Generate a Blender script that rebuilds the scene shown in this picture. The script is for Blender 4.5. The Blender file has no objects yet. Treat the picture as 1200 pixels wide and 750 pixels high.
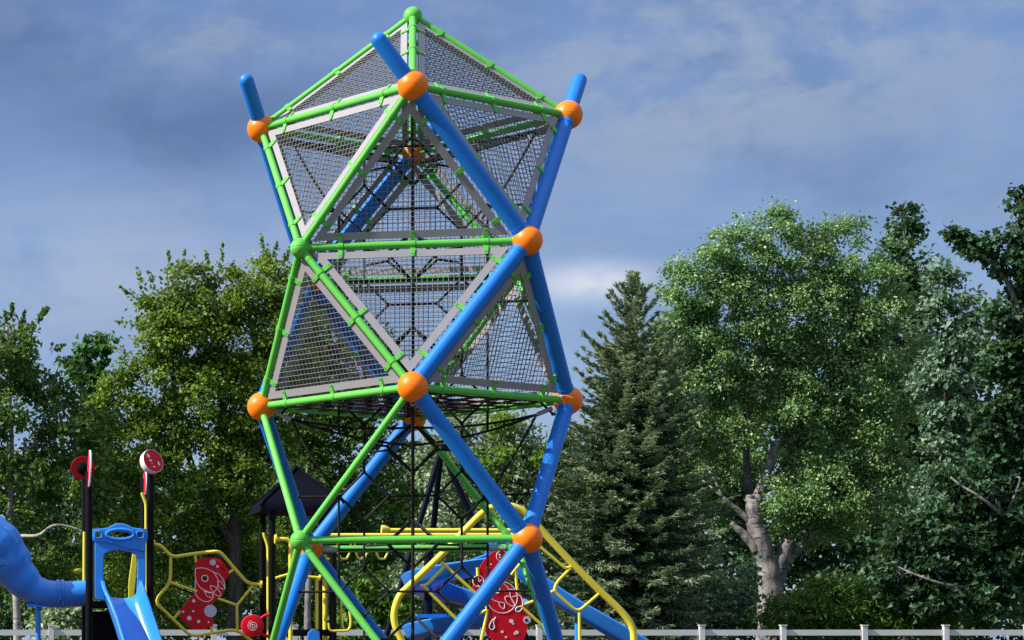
import bpy, math, random
import numpy as np
from mathutils import Vector, Matrix

SC = bpy.context.scene
COL = SC.collection
R = math.radians
random.seed(7)

# ------------------------------------------------------------------ camera
EYE = 1.2                                   # the photograph is a crop: optical axis lies low and left of the frame
PXC, PYC, FPX = -36.0, 753.0, 2675.4
cam_d = bpy.data.cameras.new('camera'); cam = bpy.data.objects.new('camera', cam_d); COL.objects.link(cam)
cam_d.sensor_width = 36.0
cam_d.lens = FPX / 1200 * 36
cam_d.shift_x = (600 - PXC) / 1200
cam_d.shift_y = (PYC - 375) / 1200
cam_d.clip_start = .1; cam_d.clip_end = 3000
cam.location = (0, 0, EYE); cam.rotation_euler = (R(90), 0, 0)
SC.camera = cam
SC.render.resolution_x, SC.render.resolution_y = 1024, 640

# ------------------------------------------------------------------ light
SUN_EL, SUN_AZ = 40.0, -99.0               # azimuth clockwise from +Y: the sun stands left and a little behind the camera
SUN_STRENGTH, SKY_STRENGTH = 4.3, 0.09
sun_d = bpy.data.lights.new('sun', 'SUN'); sun = bpy.data.objects.new('sun', sun_d); COL.objects.link(sun)
sun_d.energy = SUN_STRENGTH; sun_d.angle = R(.5); sun_d.color = (1, .93, .82)
sdir = Vector((math.sin(R(SUN_AZ)) * math.cos(R(SUN_EL)), math.cos(R(SUN_AZ)) * math.cos(R(SUN_EL)), math.sin(R(SUN_EL))))
sun.rotation_euler = (-sdir).to_track_quat('-Z', 'Y').to_euler()
sun.location = (-20, -10, 30)

SC.view_settings.view_transform = 'Standard'; SC.view_settings.look = 'None'
SC.view_settings.exposure = 0.9; SC.view_settings.gamma = 1.0
SC.cycles.max_bounces = 6; SC.cycles.diffuse_bounces = 3; SC.cycles.transmission_bounces = 3
SC.cycles.use_denoising = False


class Nodes:
    """small helper to write node trees as expressions"""
    def __init__(s, tree):
        s.t = tree; s.n = tree.nodes; s.l = tree.links
    def new(s, kind, **kw):
        n = s.n.new(kind)
        for k, v in kw.items(): setattr(n, k, v)
        return n
    def put(s, sock, v):
        if hasattr(v, 'is_output'): s.l.new(v, sock)
        else: sock.default_value = v
    def math(s, op, a, b=0.0, c=0.0, clamp=False):
        n = s.new('ShaderNodeMath', operation=op, use_clamp=clamp)
        s.put(n.inputs[0], a); s.put(n.inputs[1], b); s.put(n.inputs[2], c)
        return n.outputs[0]
    def mix(s, f, a, b, blend='MIX'):
        n = s.new('ShaderNodeMix', data_type='RGBA', blend_type=blend)
        s.put(n.inputs[0], f); s.put(n.inputs[6], a); s.put(n.inputs[7], b)
        return n.outputs[2]
    def noise(s, vec, scale, detail=4.0, rough=.55, dist=0.0):
        n = s.new('ShaderNodeTexNoise')
        if vec is not None: s.put(n.inputs['Vector'], vec)
        n.inputs['Scale'].default_value = scale; n.inputs['Detail'].default_value = detail
        n.inputs['Roughness'].default_value = rough; n.inputs['Distortion'].default_value = dist
        return n.outputs['Fac']
    def smooth(s, v, lo, hi):
        n = s.new('ShaderNodeMapRange', interpolation_type='SMOOTHSTEP')
        s.put(n.inputs[0], v); n.inputs[1].default_value = lo; n.inputs[2].default_value = hi
        return n.outputs[0]
    def scalevec(s, vec, sx, sy, sz, loc=(0, 0, 0)):
        n = s.new('ShaderNodeMapping'); s.put(n.inputs[0], vec)
        n.inputs['Scale'].default_value = (sx, sy, sz); n.inputs['Location'].default_value = loc
        return n.outputs[0]


def make_world():
    w = bpy.data.worlds.new('World'); SC.world = w; w.use_nodes = True
    N = Nodes(w.node_tree); N.n.clear()
    out = N.new('ShaderNodeOutputWorld'); bg = N.new('ShaderNodeBackground')
    sky = N.new('ShaderNodeTexSky', sky_type='NISHITA', sun_disc=False)
    sky.sun_elevation = R(SUN_EL); sky.sun_rotation = R(SUN_AZ)
    sky.air_density = 1.2; sky.dust_density = .6; sky.ozone_density = 2.2
    d = N.new('ShaderNodeTexCoord').outputs['Generated']
    sep = N.new('ShaderNodeSeparateXYZ'); N.l.new(d, sep.inputs[0])
    az = N.math('ARCTAN2', sep.outputs[0], sep.outputs[1]); el = N.math('ARCSINE', sep.outputs[2])
    # clouds: soft stratocumulus on the direction sphere, stretched along the horizon
    v1 = N.scalevec(d, 7, 7, 20, (3.1, 1.7, .35)); v2 = N.scalevec(d, 15, 15, 30, (1.3, 4.2, 2.0))
    n1 = N.noise(v1, 1.0, 7, .55, .25); n2 = N.noise(v2, 1.0, 8, .6, .3)
    n3 = N.noise(N.scalevec(d, 60, 60, 92), 1.0, 5, .6, .2)
    base = N.mix(N.smooth(el, .0, .30), (1.8, 2.65, 4.4, 1), (.78, 1.35, 2.95, 1))
    zen = N.smooth(el, .34, 1.0); base = N.mix(zen, base, (6.4, 7.0, 7.8, 1))  # overhead sky, out of view, brightened as added ambient fill
    base = N.mix(.2, base, sky.outputs[0])
    shade = N.smooth(n1, .42, .66)
    c = N.mix(N.math('MULTIPLY', shade, .45), base, (.70, 1.12, 2.2, 1))          # blue-grey undersides
    def blob(a0, e0, wa, we):
        x = N.math('DIVIDE', N.math('SUBTRACT', az, a0), wa); y = N.math('DIVIDE', N.math('SUBTRACT', el, e0), we)
        r2 = N.math('ADD', N.math('MULTIPLY', x, x), N.math('MULTIPLY', y, y))
        return N.math('POWER', 2.718, N.math('MULTIPLY', r2, -1.0))
    n4 = N.noise(N.scalevec(d, 150, 150, 210), 1.0, 4, .65, .2)
    dens = N.math('ADD', N.math('SUBTRACT', n2, .05), N.math('ADD', N.math('MULTIPLY', n3, .26), N.math('MULTIPLY', n4, .08)))
    # a long dark bank low over the left, a paler bank to the upper right, a bright puff above the spruce
    bank = N.math('MULTIPLY', N.math('ADD', blob(.085, .222, .075, .022), N.math('MULTIPLY', blob(.02, .262, .05, .016), .8)), N.smooth(N.math('ADD', n1, N.math('MULTIPLY', n2, .5)), .38, .80))
    c = N.mix(N.math('MULTIPLY', bank, .70, 0.0), c, (.52, .90, 1.9, 1))
    low = N.math('MULTIPLY', blob(.05, .158, .11, .032), N.smooth(dens, .30, .75))
    c = N.mix(N.math('MULTIPLY', low, .85), c, (2.4, 2.95, 4.1, 1))
    pale = N.math('MULTIPLY', N.math('ADD', blob(.35, .245, .14, .05), N.math('ADD', N.math('MULTIPLY', blob(.10, .262, .09, .018), .7), N.math('MULTIPLY', blob(.29, .215, .06, .03), .5))), N.smooth(dens, .48, .74))
    c = N.mix(N.math('MULTIPLY', pale, .75, 0.0), c, (2.05, 2.55, 3.5, 1))
    lightc = N.smooth(dens, .60, .92)
    c = N.mix(N.math('MULTIPLY', lightc, .25), c, (2.1, 2.5, 3.5, 1))
    puff = N.math('MULTIPLY', blob(.266, .151, .026, .0075), N.smooth(dens, .36, .60))
    c = N.mix(N.math('MULTIPLY', puff, .8), c, (4.6, 4.8, 5.4, 1))
    N.l.new(c, bg.inputs[0]); bg.inputs[1].default_value = SKY_STRENGTH
    N.l.new(bg.outputs[0], out.inputs[0])
make_world()


def at(px, py, Y):
    """the point at depth Y that the photograph's pixel (px, py) looks at: used to survey positions from the photograph"""
    return Vector(((px - PXC) / FPX * Y, Y, EYE - (py - PYC) / FPX * Y))

# ------------------------------------------------------------------ materials
MAT = {}
def principled(name):
    m = bpy.data.materials.new(name); m.use_nodes = True
    N = Nodes(m.node_tree); b = N.n['Principled BSDF']
    MAT[name] = m
    return m, N, b

def paint(name, rgb, rough=.35, spec=.5, var=.10, scale=3.0, coat=0.0, bump=0.0):
    m, N, b = principled(name)
    co = N.new('ShaderNodeTexCoord').outputs['Object']
    f = N.noise(co, scale, 5, .6); f2 = N.noise(co, scale * 14, 4, .65)
    dark = tuple(c * (1 - var * 1.6) for c in rgb) + (1,); lite = tuple(min(1, c * (1 + var)) for c in rgb) + (1,)
    c = N.mix(f, dark, lite)
    grime = N.smooth(f2, .60, .80)
    g = sum(rgb) / 3
    c = N.mix(N.math('MULTIPLY', grime, var * 1.3), c, (.12 + .3 * g, .11 + .3 * g, .10 + .3 * g, 1))
    N.l.new(c, b.inputs['Base Color'])
    N.l.new(N.math('ADD', rough - .1, N.math('MULTIPLY', f2, .22)), b.inputs['Roughness'])
    b.inputs['Specular IOR Level'].default_value = spec
    if coat: b.inputs['Coat Weight'].default_value = coat; b.inputs['Coat Roughness'].default_value = .2
    if bump:
        bn = N.new('ShaderNodeBump'); bn.inputs['Strength'].default_value = bump; bn.inputs['Distance'].default_value = .01
        N.l.new(f2, bn.inputs['Height']); N.l.new(bn.outputs[0], b.inputs['Normal'])
    return m

BLUE = paint('blue_paint', (.005, .175, .68), .45, .35, .10)
GREEN = paint('green_paint', (.11, .50, .07), .48, .32, .10)
ORANGE = paint('orange_plastic', (.95, .205, .002), .42, .4, .04)
FRAME = paint('grey_panel_frame', (.29, .28, .305), .55, .3, .10)
WIRE = paint('grey_mesh_wire', (.16, .16, .17), .5, .4, .05)
ROPE = paint('black_rope', (.012, .012, .014), .7, .2, .10)
STEEL = paint('steel_sleeve', (.35, .36, .38), .3, .6, .05)
BLACK = paint('black_post', (.004, .004, .005), .42, .12, .10)
NAVY = paint('navy_tube', (.003, .005, .014), .4, .10, .10)
ROOF = paint('navy_roof', (.0035, .0045, .011), .8, .04, .1)
YELLOW = paint('yellow_paint', (.72, .66, .05), .38, .45, .08)
PBLUE = paint('blue_plastic', (.022, .24, .80), .30, .5, .10, 2.0)
RED = paint('red_panel', (.58, .003, .012), .45, .25, .04)
RED_SHADED = paint('red_panel_shaded', (.22, .002, .006), .6, .15, .08)  # darker copy of the red: shade on the rear left disc put into its colour
WHITE = paint('white_print', (.72, .72, .74), .5, .3, .06)
PALE = paint('pale_print', (.50, .56, .66), .5, .3, .06)
FENCE = paint('fence_paint', (.60, .58, .62), .55, .3, .12, 1.2)
RUBBER = paint('rubber_paving', (.10, .045, .035), .9, .1, .2, 6)

def leaf_mat(name, dark, mid, light, rough=.45, trans=.30, spec=.45):
    m, N, b = principled(name)
    a = N.new('ShaderNodeAttribute', attribute_name='tint').outputs['Fac']
    c = N.mix(N.smooth(a, .0, .55), dark + (1,), mid + (1,))
    c = N.mix(N.smooth(a, .5, 1.0), c, light + (1,))
    N.l.new(c, b.inputs['Base Color']); b.inputs['Roughness'].default_value = rough
    b.inputs['Specular IOR Level'].default_value = spec
    tr = N.new('ShaderNodeBsdfTranslucent'); N.l.new(N.mix(.5, c, (.16, .22, .02, 1)), tr.inputs[0])
    mx = N.new('ShaderNodeMixShader'); mx.inputs[0].default_value = trans
    N.l.new(b.outputs[0], mx.inputs[1]); N.l.new(tr.outputs[0], mx.inputs[2])
    N.l.new(mx.outputs[0], N.n['Material Output'].inputs[0])
    return m

L_YELLOW = leaf_mat('leaf_yellow_green', (.055, .115, .014), (.155, .275, .030), (.32, .45, .07), .5, .42, .35)
L_LEFT = leaf_mat('leaf_left_tree', (.028, .085, .018), (.080, .18, .034), (.21, .34, .08), .5, .40, .35)
L_BIG = leaf_mat('leaf_silver_green', (.055, .145, .038), (.185, .37, .115), (.54, .69, .40), .42, .42, .5)
L_PALE = leaf_mat('leaf_pale_green', (.12, .20, .10), (.30, .42, .24), (.54, .63, .44), .5, .40, .35)
L_DARK = leaf_mat('leaf_dark_maple', (.009, .032, .014), (.024, .080, .032), (.08, .19, .09), .5, .25, .3)
L_BLUE = leaf_mat('leaf_blue_green', (.05, .12, .075), (.15, .27, .18), (.38, .50, .38), .5, .32, .35)
L_SAP = leaf_mat('leaf_sapling', (.014, .085, .026), (.028, .15, .040), (.07, .25, .07), .5, .38, .3)
L_SHRUB = leaf_mat('leaf_shrub', (.045, .12, .016), (.10, .22, .028), (.18, .33, .05), .5, .42, .3)
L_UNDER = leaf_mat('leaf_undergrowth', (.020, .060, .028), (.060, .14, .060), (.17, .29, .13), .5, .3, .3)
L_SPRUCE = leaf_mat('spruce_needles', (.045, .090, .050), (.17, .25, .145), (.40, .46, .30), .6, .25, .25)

def bark_mat(name, c1, c2, scale=6.0, spots=0.0):
    m, N, b = principled(name)
    co = N.new('ShaderNodeTexCoord').outputs['Object']
    f = N.noise(N.scalevec(co, 1, 1, .35), scale, 8, .65, .4)
    g = N.noise(N.scalevec(co, .5, .5, 2.2), scale * 1.8, 5, .7, .2)
    c = N.mix(N.smooth(f, .34, .68), c1 + (1,), c2 + (1,))
    if spots: c = N.mix(N.math('MULTIPLY', N.smooth(g, .54, .62), spots), c, (.02, .018, .02, 1))
    N.l.new(c, b.inputs['Base Color']); b.inputs['Roughness'].default_value = .85
    bn = N.new('ShaderNodeBump'); bn.inputs['Strength'].default_value = .8; bn.inputs['Distance'].default_value = .06
    N.l.new(f, bn.inputs['Height']); N.l.new(bn.outputs[0], b.inputs['Normal'])
    return m
B_PALE = bark_mat('pale_bark', (.08, .075, .08), (.30, .28, .275), 3.2, .85)
B_BIRCH = bark_mat('birch_bark', (.18, .17, .16), (.44, .41, .38), 5, .7)
B_DARK = bark_mat('dark_bark', (.022, .017, .014), (.09, .07, .06), 5)
B_GREY = bark_mat('grey_bark', (.08, .075, .08), (.26, .24, .25), 5, .3)

def ground_mat():
    m, N, b = principled('lawn')
    co = N.new('ShaderNodeTexCoord').outputs['Object']
    f = N.noise(co, .35, 6, .6); g = N.noise(co, 22, 4, .7)
    c = N.mix(f, (.030, .060, .012, 1), (.075, .105, .025, 1))
    c = N.mix(N.math('MULTIPLY', g, .5), c, (.10, .12, .04, 1))
    N.l.new(c, b.inputs['Base Color']); b.inputs['Roughness'].default_value = .95
    bn = N.new('ShaderNodeBump'); bn.inputs['Strength'].default_value = .7; N.l.new(g, bn.inputs['Height']); N.l.new(bn.outputs[0], b.inputs['Normal'])
    return m
LAWN = ground_mat()

# ------------------------------------------------------------------ mesh helpers
class MB:
    def __init__(s): s.v = []; s.f = []; s.m = []; s.s = []
    def add(s, vs, fs, mat=0, smooth=True):
        o = len(s.v); s.v += [tuple(v) for v in vs]
        for f in fs: s.f.append([i + o for i in f]); s.m.append(mat); s.s.append(smooth)
    def sweep(s, pts, r, n=12, mat=0, caps=True, closed=False):
        pts = [Vector(p) for p in pts]; k = len(pts)
        rad = list(r) if hasattr(r, '__len__') else [r] * k
        tang = []
        for i in range(k):
            if closed: t = pts[(i + 1) % k] - pts[i - 1]
            else: t = pts[min(i + 1, k - 1)] - pts[max(i - 1, 0)]
            tang.append(t.normalized() if t.length > 1e-9 else Vector((0, 0, 1)))
        t0 = tang[0]; ref = Vector((0, 0, 1)) if abs(t0.z) < .9 else Vector((1, 0, 0))
        u = t0.cross(ref).normalized(); vs = []
        for i in range(k):
            t = tang[i]; u = (u - t * u.dot(t)); u = u.normalized() if u.length > 1e-6 else t.orthogonal().normalized()
            w = t.cross(u)
            for j in range(n):
                a = 2 * math.pi * j / n
                vs.append(pts[i] + (u * math.cos(a) + w * math.sin(a)) * rad[i])
        fs = []
        for i in range(k if closed else k - 1):
            i2 = (i + 1) % k
            for j in range(n):
                fs.append((i * n + j, i * n + (j + 1) % n, i2 * n + (j + 1) % n, i2 * n + j))
        s.add(vs, fs, mat)
        if caps and not closed:
            o = len(s.v) - len(vs)
            s.f.append([o + j for j in reversed(range(n))]); s.m.append(mat); s.s.append(False)
            s.f.append([o + (k - 1) * n + j for j in range(n)]); s.m.append(mat); s.s.append(False)
    def rod(s, p, q, r, n=16, mat=0, round_p=False, round_q=False):
        p, q = Vector(p), Vector(q); d = (q - p).normalized(); pts, rad = [], []
        if round_p:
            for a in (0, 20, 45, 70): pts.append(p + d * r * (1 - math.cos(R(a)))); rad.append(max(r * math.sin(R(a)), r * .02))
        pts.append(p + d * (r if round_p else 0)); rad.append(r)
        pts.append(q - d * (r if round_q else 0)); rad.append(r)
        if round_q:
            for a in (70, 45, 20, 0): pts.append(q - d * r * (1 - math.cos(R(a)))); rad.append(max(r * math.sin(R(a)), r * .02))
        s.sweep(pts, rad, n, mat)
    def wire(s, p, q, h, mat=0):
        p, q = Vector(p), Vector(q); t = (q - p).normalized()
        u = t.orthogonal().normalized(); w = t.cross(u)
        vs = [a + b * h for a in (p, q) for b in (u, w, -u, -w)]
        s.add(vs, [(0, 1, 5, 4), (1, 2, 6, 5), (2, 3, 7, 6), (3, 0, 4, 7)], mat, True)
    def lathe(s, origin, axis, prof, n=32, mat=0, mats=None):
        """prof: (radius, height along axis)"""
        o = Vector(origin); t = Vector(axis).normalized(); u = t.orthogonal().normalized(); w = t.cross(u); k = len(prof)
        vs = [o + t * h + (u * math.cos(2 * math.pi * j / n) + w * math.sin(2 * math.pi * j / n)) * max(r, 1e-4) for r, h in prof for j in range(n)]
        base = len(s.v); s.v += [tuple(v) for v in vs]
        for i in range(k - 1):
            for j in range(n):
                s.f.append([base + i * n + j, base + i * n + (j + 1) % n, base + (i + 1) * n + (j + 1) % n, base + (i + 1) * n + j])
                s.m.append(mats[i] if mats else mat); s.s.append(True)
    def ball(s, c, r, mat=0, n=32, seam=False):
        prof = []
        for i in range(25):
            a = -math.pi / 2 + math.pi * i / 24
            rr = r * math.cos(a)
            if seam and i == 12: prof += [(r, -.0022), (r * .988, -.001), (r * .988, .001), (r, .0022)]; continue
            prof.append((rr, r * math.sin(a)))
        s.lathe(c, (0, 0, 1), prof, n, mat)
    def box(s, c, sx, sy, sz, mat=0, M=None):
        c = Vector(c); vs = []
        for x in (-1, 1):
            for y in (-1, 1):
                for z in (-1, 1):
                    p = Vector((x * sx / 2, y * sy / 2, z * sz / 2)); vs.append(c + (M @ p if M else p))
        s.add(vs, [(0, 1, 3, 2), (4, 6, 7, 5), (0, 4, 5, 1), (2, 3, 7, 6), (0, 2, 6, 4), (1, 5, 7, 3)], mat, False)
    def beam(s, p, q, w, h, mat=0, up=(0, 0, 1)):
        p, q = Vector(p), Vector(q); t = (q - p).normalized(); up = Vector(up); a = t.cross(up).normalized(); b = a.cross(t)
        s.box((p + q) / 2, w, (q - p).length, h, mat, Matrix((a, t, b)).transposed())
    def plate(s, outline, holes, th, fn, mat=0, bevel=.006):
        """a flat panel with holes: outline in metres (x, z), fn maps (x, depth, z) to the world"""
        cu = bpy.data.curves.new('tmp', 'CURVE'); cu.dimensions = '2D'; cu.fill_mode = 'BOTH'
        cu.extrude = th / 2 - bevel; cu.bevel_depth = bevel; cu.bevel_resolution = 1; cu.offset = -bevel
        for lp in [outline] + list(holes):
            sp = cu.splines.new('POLY'); sp.points.add(len(lp) - 1); sp.use_cyclic_u = True
            for p, co in zip(sp.points, lp): p.co = (co[0], co[1], 0, 1)
        ob = bpy.data.objects.new('tmp', cu); COL.objects.link(ob)
        dg = bpy.context.evaluated_depsgraph_get(); dg.update()
        me = bpy.data.meshes.new_from_object(ob.evaluated_get(dg))
        s.add([fn(v.co.x, v.co.z, v.co.y) for v in me.vertices], [list(p.vertices) for p in me.polygons], mat, False)
        bpy.data.objects.remove(ob); bpy.data.curves.remove(cu); bpy.data.meshes.remove(me)
    def profile(s, path, prof, ups=None, mat=0):
        """closed 2D profile (side, up) swept along a path kept upright"""
        path = [Vector(p) for p in path]; k = len(path); n = len(prof); vs = []
        for i, p in enumerate(path):
            t = (path[min(i + 1, k - 1)] - path[max(i - 1, 0)]).normalized()
            side = t.cross(Vector((0, 0, 1))).normalized(); up = side.cross(t)
            for a, b in prof: vs.append(p + side * a + up * b)
        fs = [(i * n + j, i * n + (j + 1) % n, (i + 1) * n + (j + 1) % n, (i + 1) * n + j) for i in range(k - 1) for j in range(n)]
        s.add(vs, fs, mat, True)
        o = len(s.v) - len(vs)
        for f in (list(reversed(range(n))), [(k - 1) * n + j for j in range(n)]): s.f.append([o + i for i in f]); s.m.append(mat); s.s.append(False)
    def build(s, name, mats, parent=None, auto=True):
        me = bpy.data.meshes.new(name); me.from_pydata(s.v, [], s.f)
        for m in (mats if isinstance(mats, (list, tuple)) else [mats]): me.materials.append(m)
        me.polygons.foreach_set('material_index', s.m); me.polygons.foreach_set('use_smooth', s.s); me.update()
        if auto: me.set_sharp_from_angle(angle=R(42))
        o = bpy.data.objects.new(name, me); COL.objects.link(o)
        if parent: place_child(o, parent)
        return o

def place_child(o, parent):
    """vertices are written in world space: shift the mesh so that the child sits right under its parent"""
    off = world_loc(parent)
    o.data.transform(Matrix.Translation(-off)); o.parent = parent
def world_loc(o):
    l = Vector(o.location)
    while o.parent: o = o.parent; l += Vector(o.location)
    return l

def tag(o, label=None, cat=None, group=None, kind=None):
    if label: o['label'] = label
    if cat: o['category'] = cat
    if group: o['group'] = group
    if kind: o['kind'] = kind
    return o
def thing(name, label, cat, loc=(0, 0, 0), group=None):
    o = bpy.data.objects.new(name, None); COL.objects.link(o); o.location = loc; o.empty_display_size = .3
    return tag(o, label, cat, group)

def fillet(pts, r, k=5, closed=False):
    """round the corners of a polyline"""
    pts = [Vector(p) for p in pts]; out = []; n = len(pts)
    for i, p in enumerate(pts):
        if not closed and i in (0, n - 1): out.append(p); continue
        a, b = pts[i - 1], pts[(i + 1) % n]
        d = min(r, (a - p).length * .48, (b - p).length * .48)
        s, e = p + (a - p).normalized() * d, p + (b - p).normalized() * d
        for j in range(k + 1):
            t = j / k; out.append(s * (1 - t) ** 2 + p * 2 * t * (1 - t) + e * t * t)
    return out
def spline(pts, k=6):
    pts = [Vector(p) for p in pts]; out = []
    P = [pts[0] * 2 - pts[1]] + pts + [pts[-1] * 2 - pts[-2]]
    for i in range(1, len(P) - 2):
        for j in range(k):
            t = j / k; a, b, c, d = P[i - 1], P[i], P[i + 1], P[i + 2]
            out.append(.5 * (2 * b + (c - a) * t + (2 * a - 5 * b + 4 * c - d) * t * t + (3 * b - a - 3 * c + d) * t ** 3))
    out.append(pts[-1]); return out
def lerp_list(vals, n):
    return list(np.interp(np.linspace(0, 1, n), np.linspace(0, 1, len(vals)), vals))

# ------------------------------------------------------------------ ground
def sheet(name, x0, x1, y0, y1, z, mat, nx=1, ny=1):
    mb = MB(); vs = [(x0 + (x1 - x0) * i / nx, y0 + (y1 - y0) * j / ny, z) for j in range(ny + 1) for i in range(nx + 1)]
    mb.add(vs, [(j * (nx + 1) + i, j * (nx + 1) + i + 1, (j + 1) * (nx + 1) + i + 1, (j + 1) * (nx + 1) + i) for j in range(ny) for i in range(nx)], 0, False)
    o = mb.build(name, mat); tag(o, kind='structure'); return o
sheet('lawn', -900, 900, -300, 1500, -.03, LAWN)
sheet('playground_surface', -6, 16, 11, 47, -.02, RUBBER)

# ------------------------------------------------------------------ fence
FY = 66.9
fence = thing('fence', 'long low white post and rail fence running in front of the trees', 'fence', (15, FY, 0))
zr = at(0, 741.3, FY).z
xs = [at(60 + 95.3 * k, 740, FY).x for k in range(-2, 14)]
for x in xs:
    mb = MB(); mb.box((x, FY, (zr + .22) / 2 - .02), .15, .15, zr + .22 - .02); mb.box((x, FY, zr + .215), .19, .19, .03)
    mb.build('post', FENCE, fence)
for zz in (zr, zr - .5, zr - 1.0):
    for a, b in zip(xs[:-1], xs[1:]):
        mb = MB(); mb.box(((a + b) / 2, FY, zz), b - a - .15, .045, .17); mb.build('rail', FENCE, fence)

# ------------------------------------------------------------------ climbing tower
TX, TY, PHI, TS = 2.9456, 15.1635, -.1923, .9353
tower = thing('climbing_tower', 'tall net climbing tower of blue and green tubes with orange balls and a green tip', 'climbing tower', (TX, TY, 0))
ZL = {k: EYE + 3.4596 - TS * i for i, k in enumerate('ABCDEF')}
ANG = {'F': -90, 'R': 0, 'B': 90, 'L': 180, 'FL': -135, 'FR': -45, 'BR': 45, 'BL': 135}
def node(k):
    if k == 'AP': return Vector((TX, TY, EYE + 4.161))
    a = R(ANG[k[1:]]) + PHI
    return Vector((TX + math.cos(a), TY + math.sin(a), ZL[k[0]]))
AXIS = lambda z: Vector((TX, TY, z))
ODD = ['F', 'R', 'B', 'L']; EVEN = ['FL', 'FR', 'BR', 'BL']
NEXT = {'F': ('FL', 'FR'), 'R': ('FR', 'BR'), 'B': ('BR', 'BL'), 'L': ('BL', 'FL')}
RB, RG = .0505, .0235
isblue = lambda c: c in ('FR', 'BL')
edges = []                                              # (a, b, blue, panelled)
for c in ODD: edges.append(('AP', 'A' + c, False, True))
for lev in 'ABCD':
    ring = ODD if lev in 'AC' else EVEN
    for i in range(4): edges.append((lev + ring[i], lev + ring[(i + 1) % 4], False, lev in 'ABC'))
for up, lo in ('AB', 'BC', 'CD', 'DE', 'EF'):
    for c in ODD:
        for e in NEXT[c]:
            a, b = (up + c, lo + e) if up in 'ACE' else (up + e, lo + c)
            edges.append((a, b, isblue(e), up in 'AB'))
for i in range(4): edges.append(('E' + ODD[i], 'E' + ODD[(i + 1) % 4], False, False))

panels = []                                             # triangles with a net
for i in range(4):
    panels.append(('AP', 'A' + ODD[i], 'A' + ODD[(i + 1) % 4]))
for c in ODD:
    l, r = NEXT[c]
    panels.append(('A' + c, 'B' + l, 'B' + r)); panels.append(('C' + c, 'B' + l, 'B' + r))
for i, e in enumerate(EVEN):
    c1, c2 = [c for c in ODD if e in NEXT[c]]
    panels.append(('B' + e, 'A' + c1, 'A' + c2)); panels.append(('B' + e, 'C' + c1, 'C' + c2))
edge_rad = {}
for a, b, blue, _ in edges: edge_rad[frozenset((a, b))] = RB if blue else RG

bars = {}
for a, b, blue, pan in edges:
    p, q = node(a), node(b); mb = MB()
    mb.rod(p, q, RB if blue else RG, 24)
    d = (q - p).normalized(); L = (q - p).length
    for e, s in ((p, d), (q, -d)):                      # a collar where the tube meets the ball
        br = .095
        mb.rod(e + s * br * .8, e + s * (br + .012), (RB if blue else RG) * 1.06, 24)
    bars[frozenset((a, b))] = mb.build('blue_tube' if blue else 'green_tube', BLUE if blue else GREEN, tower)
for c in ODD:                                           # the free tube ends above the top ring
    for e in NEXT[c]:
        if isblue(e):
            p = node('A' + c); d = (p - node('B' + e)).normalized(); mb = MB()
            mb.rod(p, p + d * .40, RB * .98, 24, round_q=True); mb.build('tube_end', BLUE, tower)
mb = MB(); mb.ball(node('AP'), .0615); mb.build('ball', GREEN, tower)
for lev in 'ABCDEF':
    for c in (ODD if lev in 'ACE' else EVEN):
        orange = lev in 'ACE' or isblue(c); mb = MB()
        mb.ball(node(lev + c), .0945 if orange else .064, seam=True)
        mb.build('ball', ORANGE if orange else GREEN, tower)
for c in EVEN:                                          # base plates
    p = node('F' + c); mb = MB(); mb.lathe((p.x, p.y, -.03), (0, 0, 1), [(0, 0), (.16, 0), (.16, .03), (.06, .03)], 28); mb.build('base_plate', STEEL, tower)

def inset(tri, ins):
    """2D triangle moved inwards by its own distance on every edge"""
    out = []; n = 3; lines = []
    for i in range(n):
        a, b = Vector(tri[i]), Vector(tri[(i + 1) % n]); d = (b - a).normalized(); nn = Vector((-d.y, d.x))
        lines.append((a + nn * ins[i], d))
    for i in range(n):
        (p, d), (q, e) = lines[i - 1], lines[i]
        den = d.x * e.y - d.y * e.x; t = ((q.x - p.x) * e.y - (q.y - p.y) * e.x) / den
        out.append(p + d * t)
    return out
def cut(tri, axis, v):
    xs = []
    for i in range(3):
        a, b = tri[i], tri[(i + 1) % 3]
        if (a[axis] - v) * (b[axis] - v) < 0:
            t = (v - a[axis]) / (b[axis] - a[axis]); xs.append(a[1 - axis] + (b[1 - axis] - a[1 - axis]) * t)
    return (min(xs), max(xs)) if len(xs) == 2 else None

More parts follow.
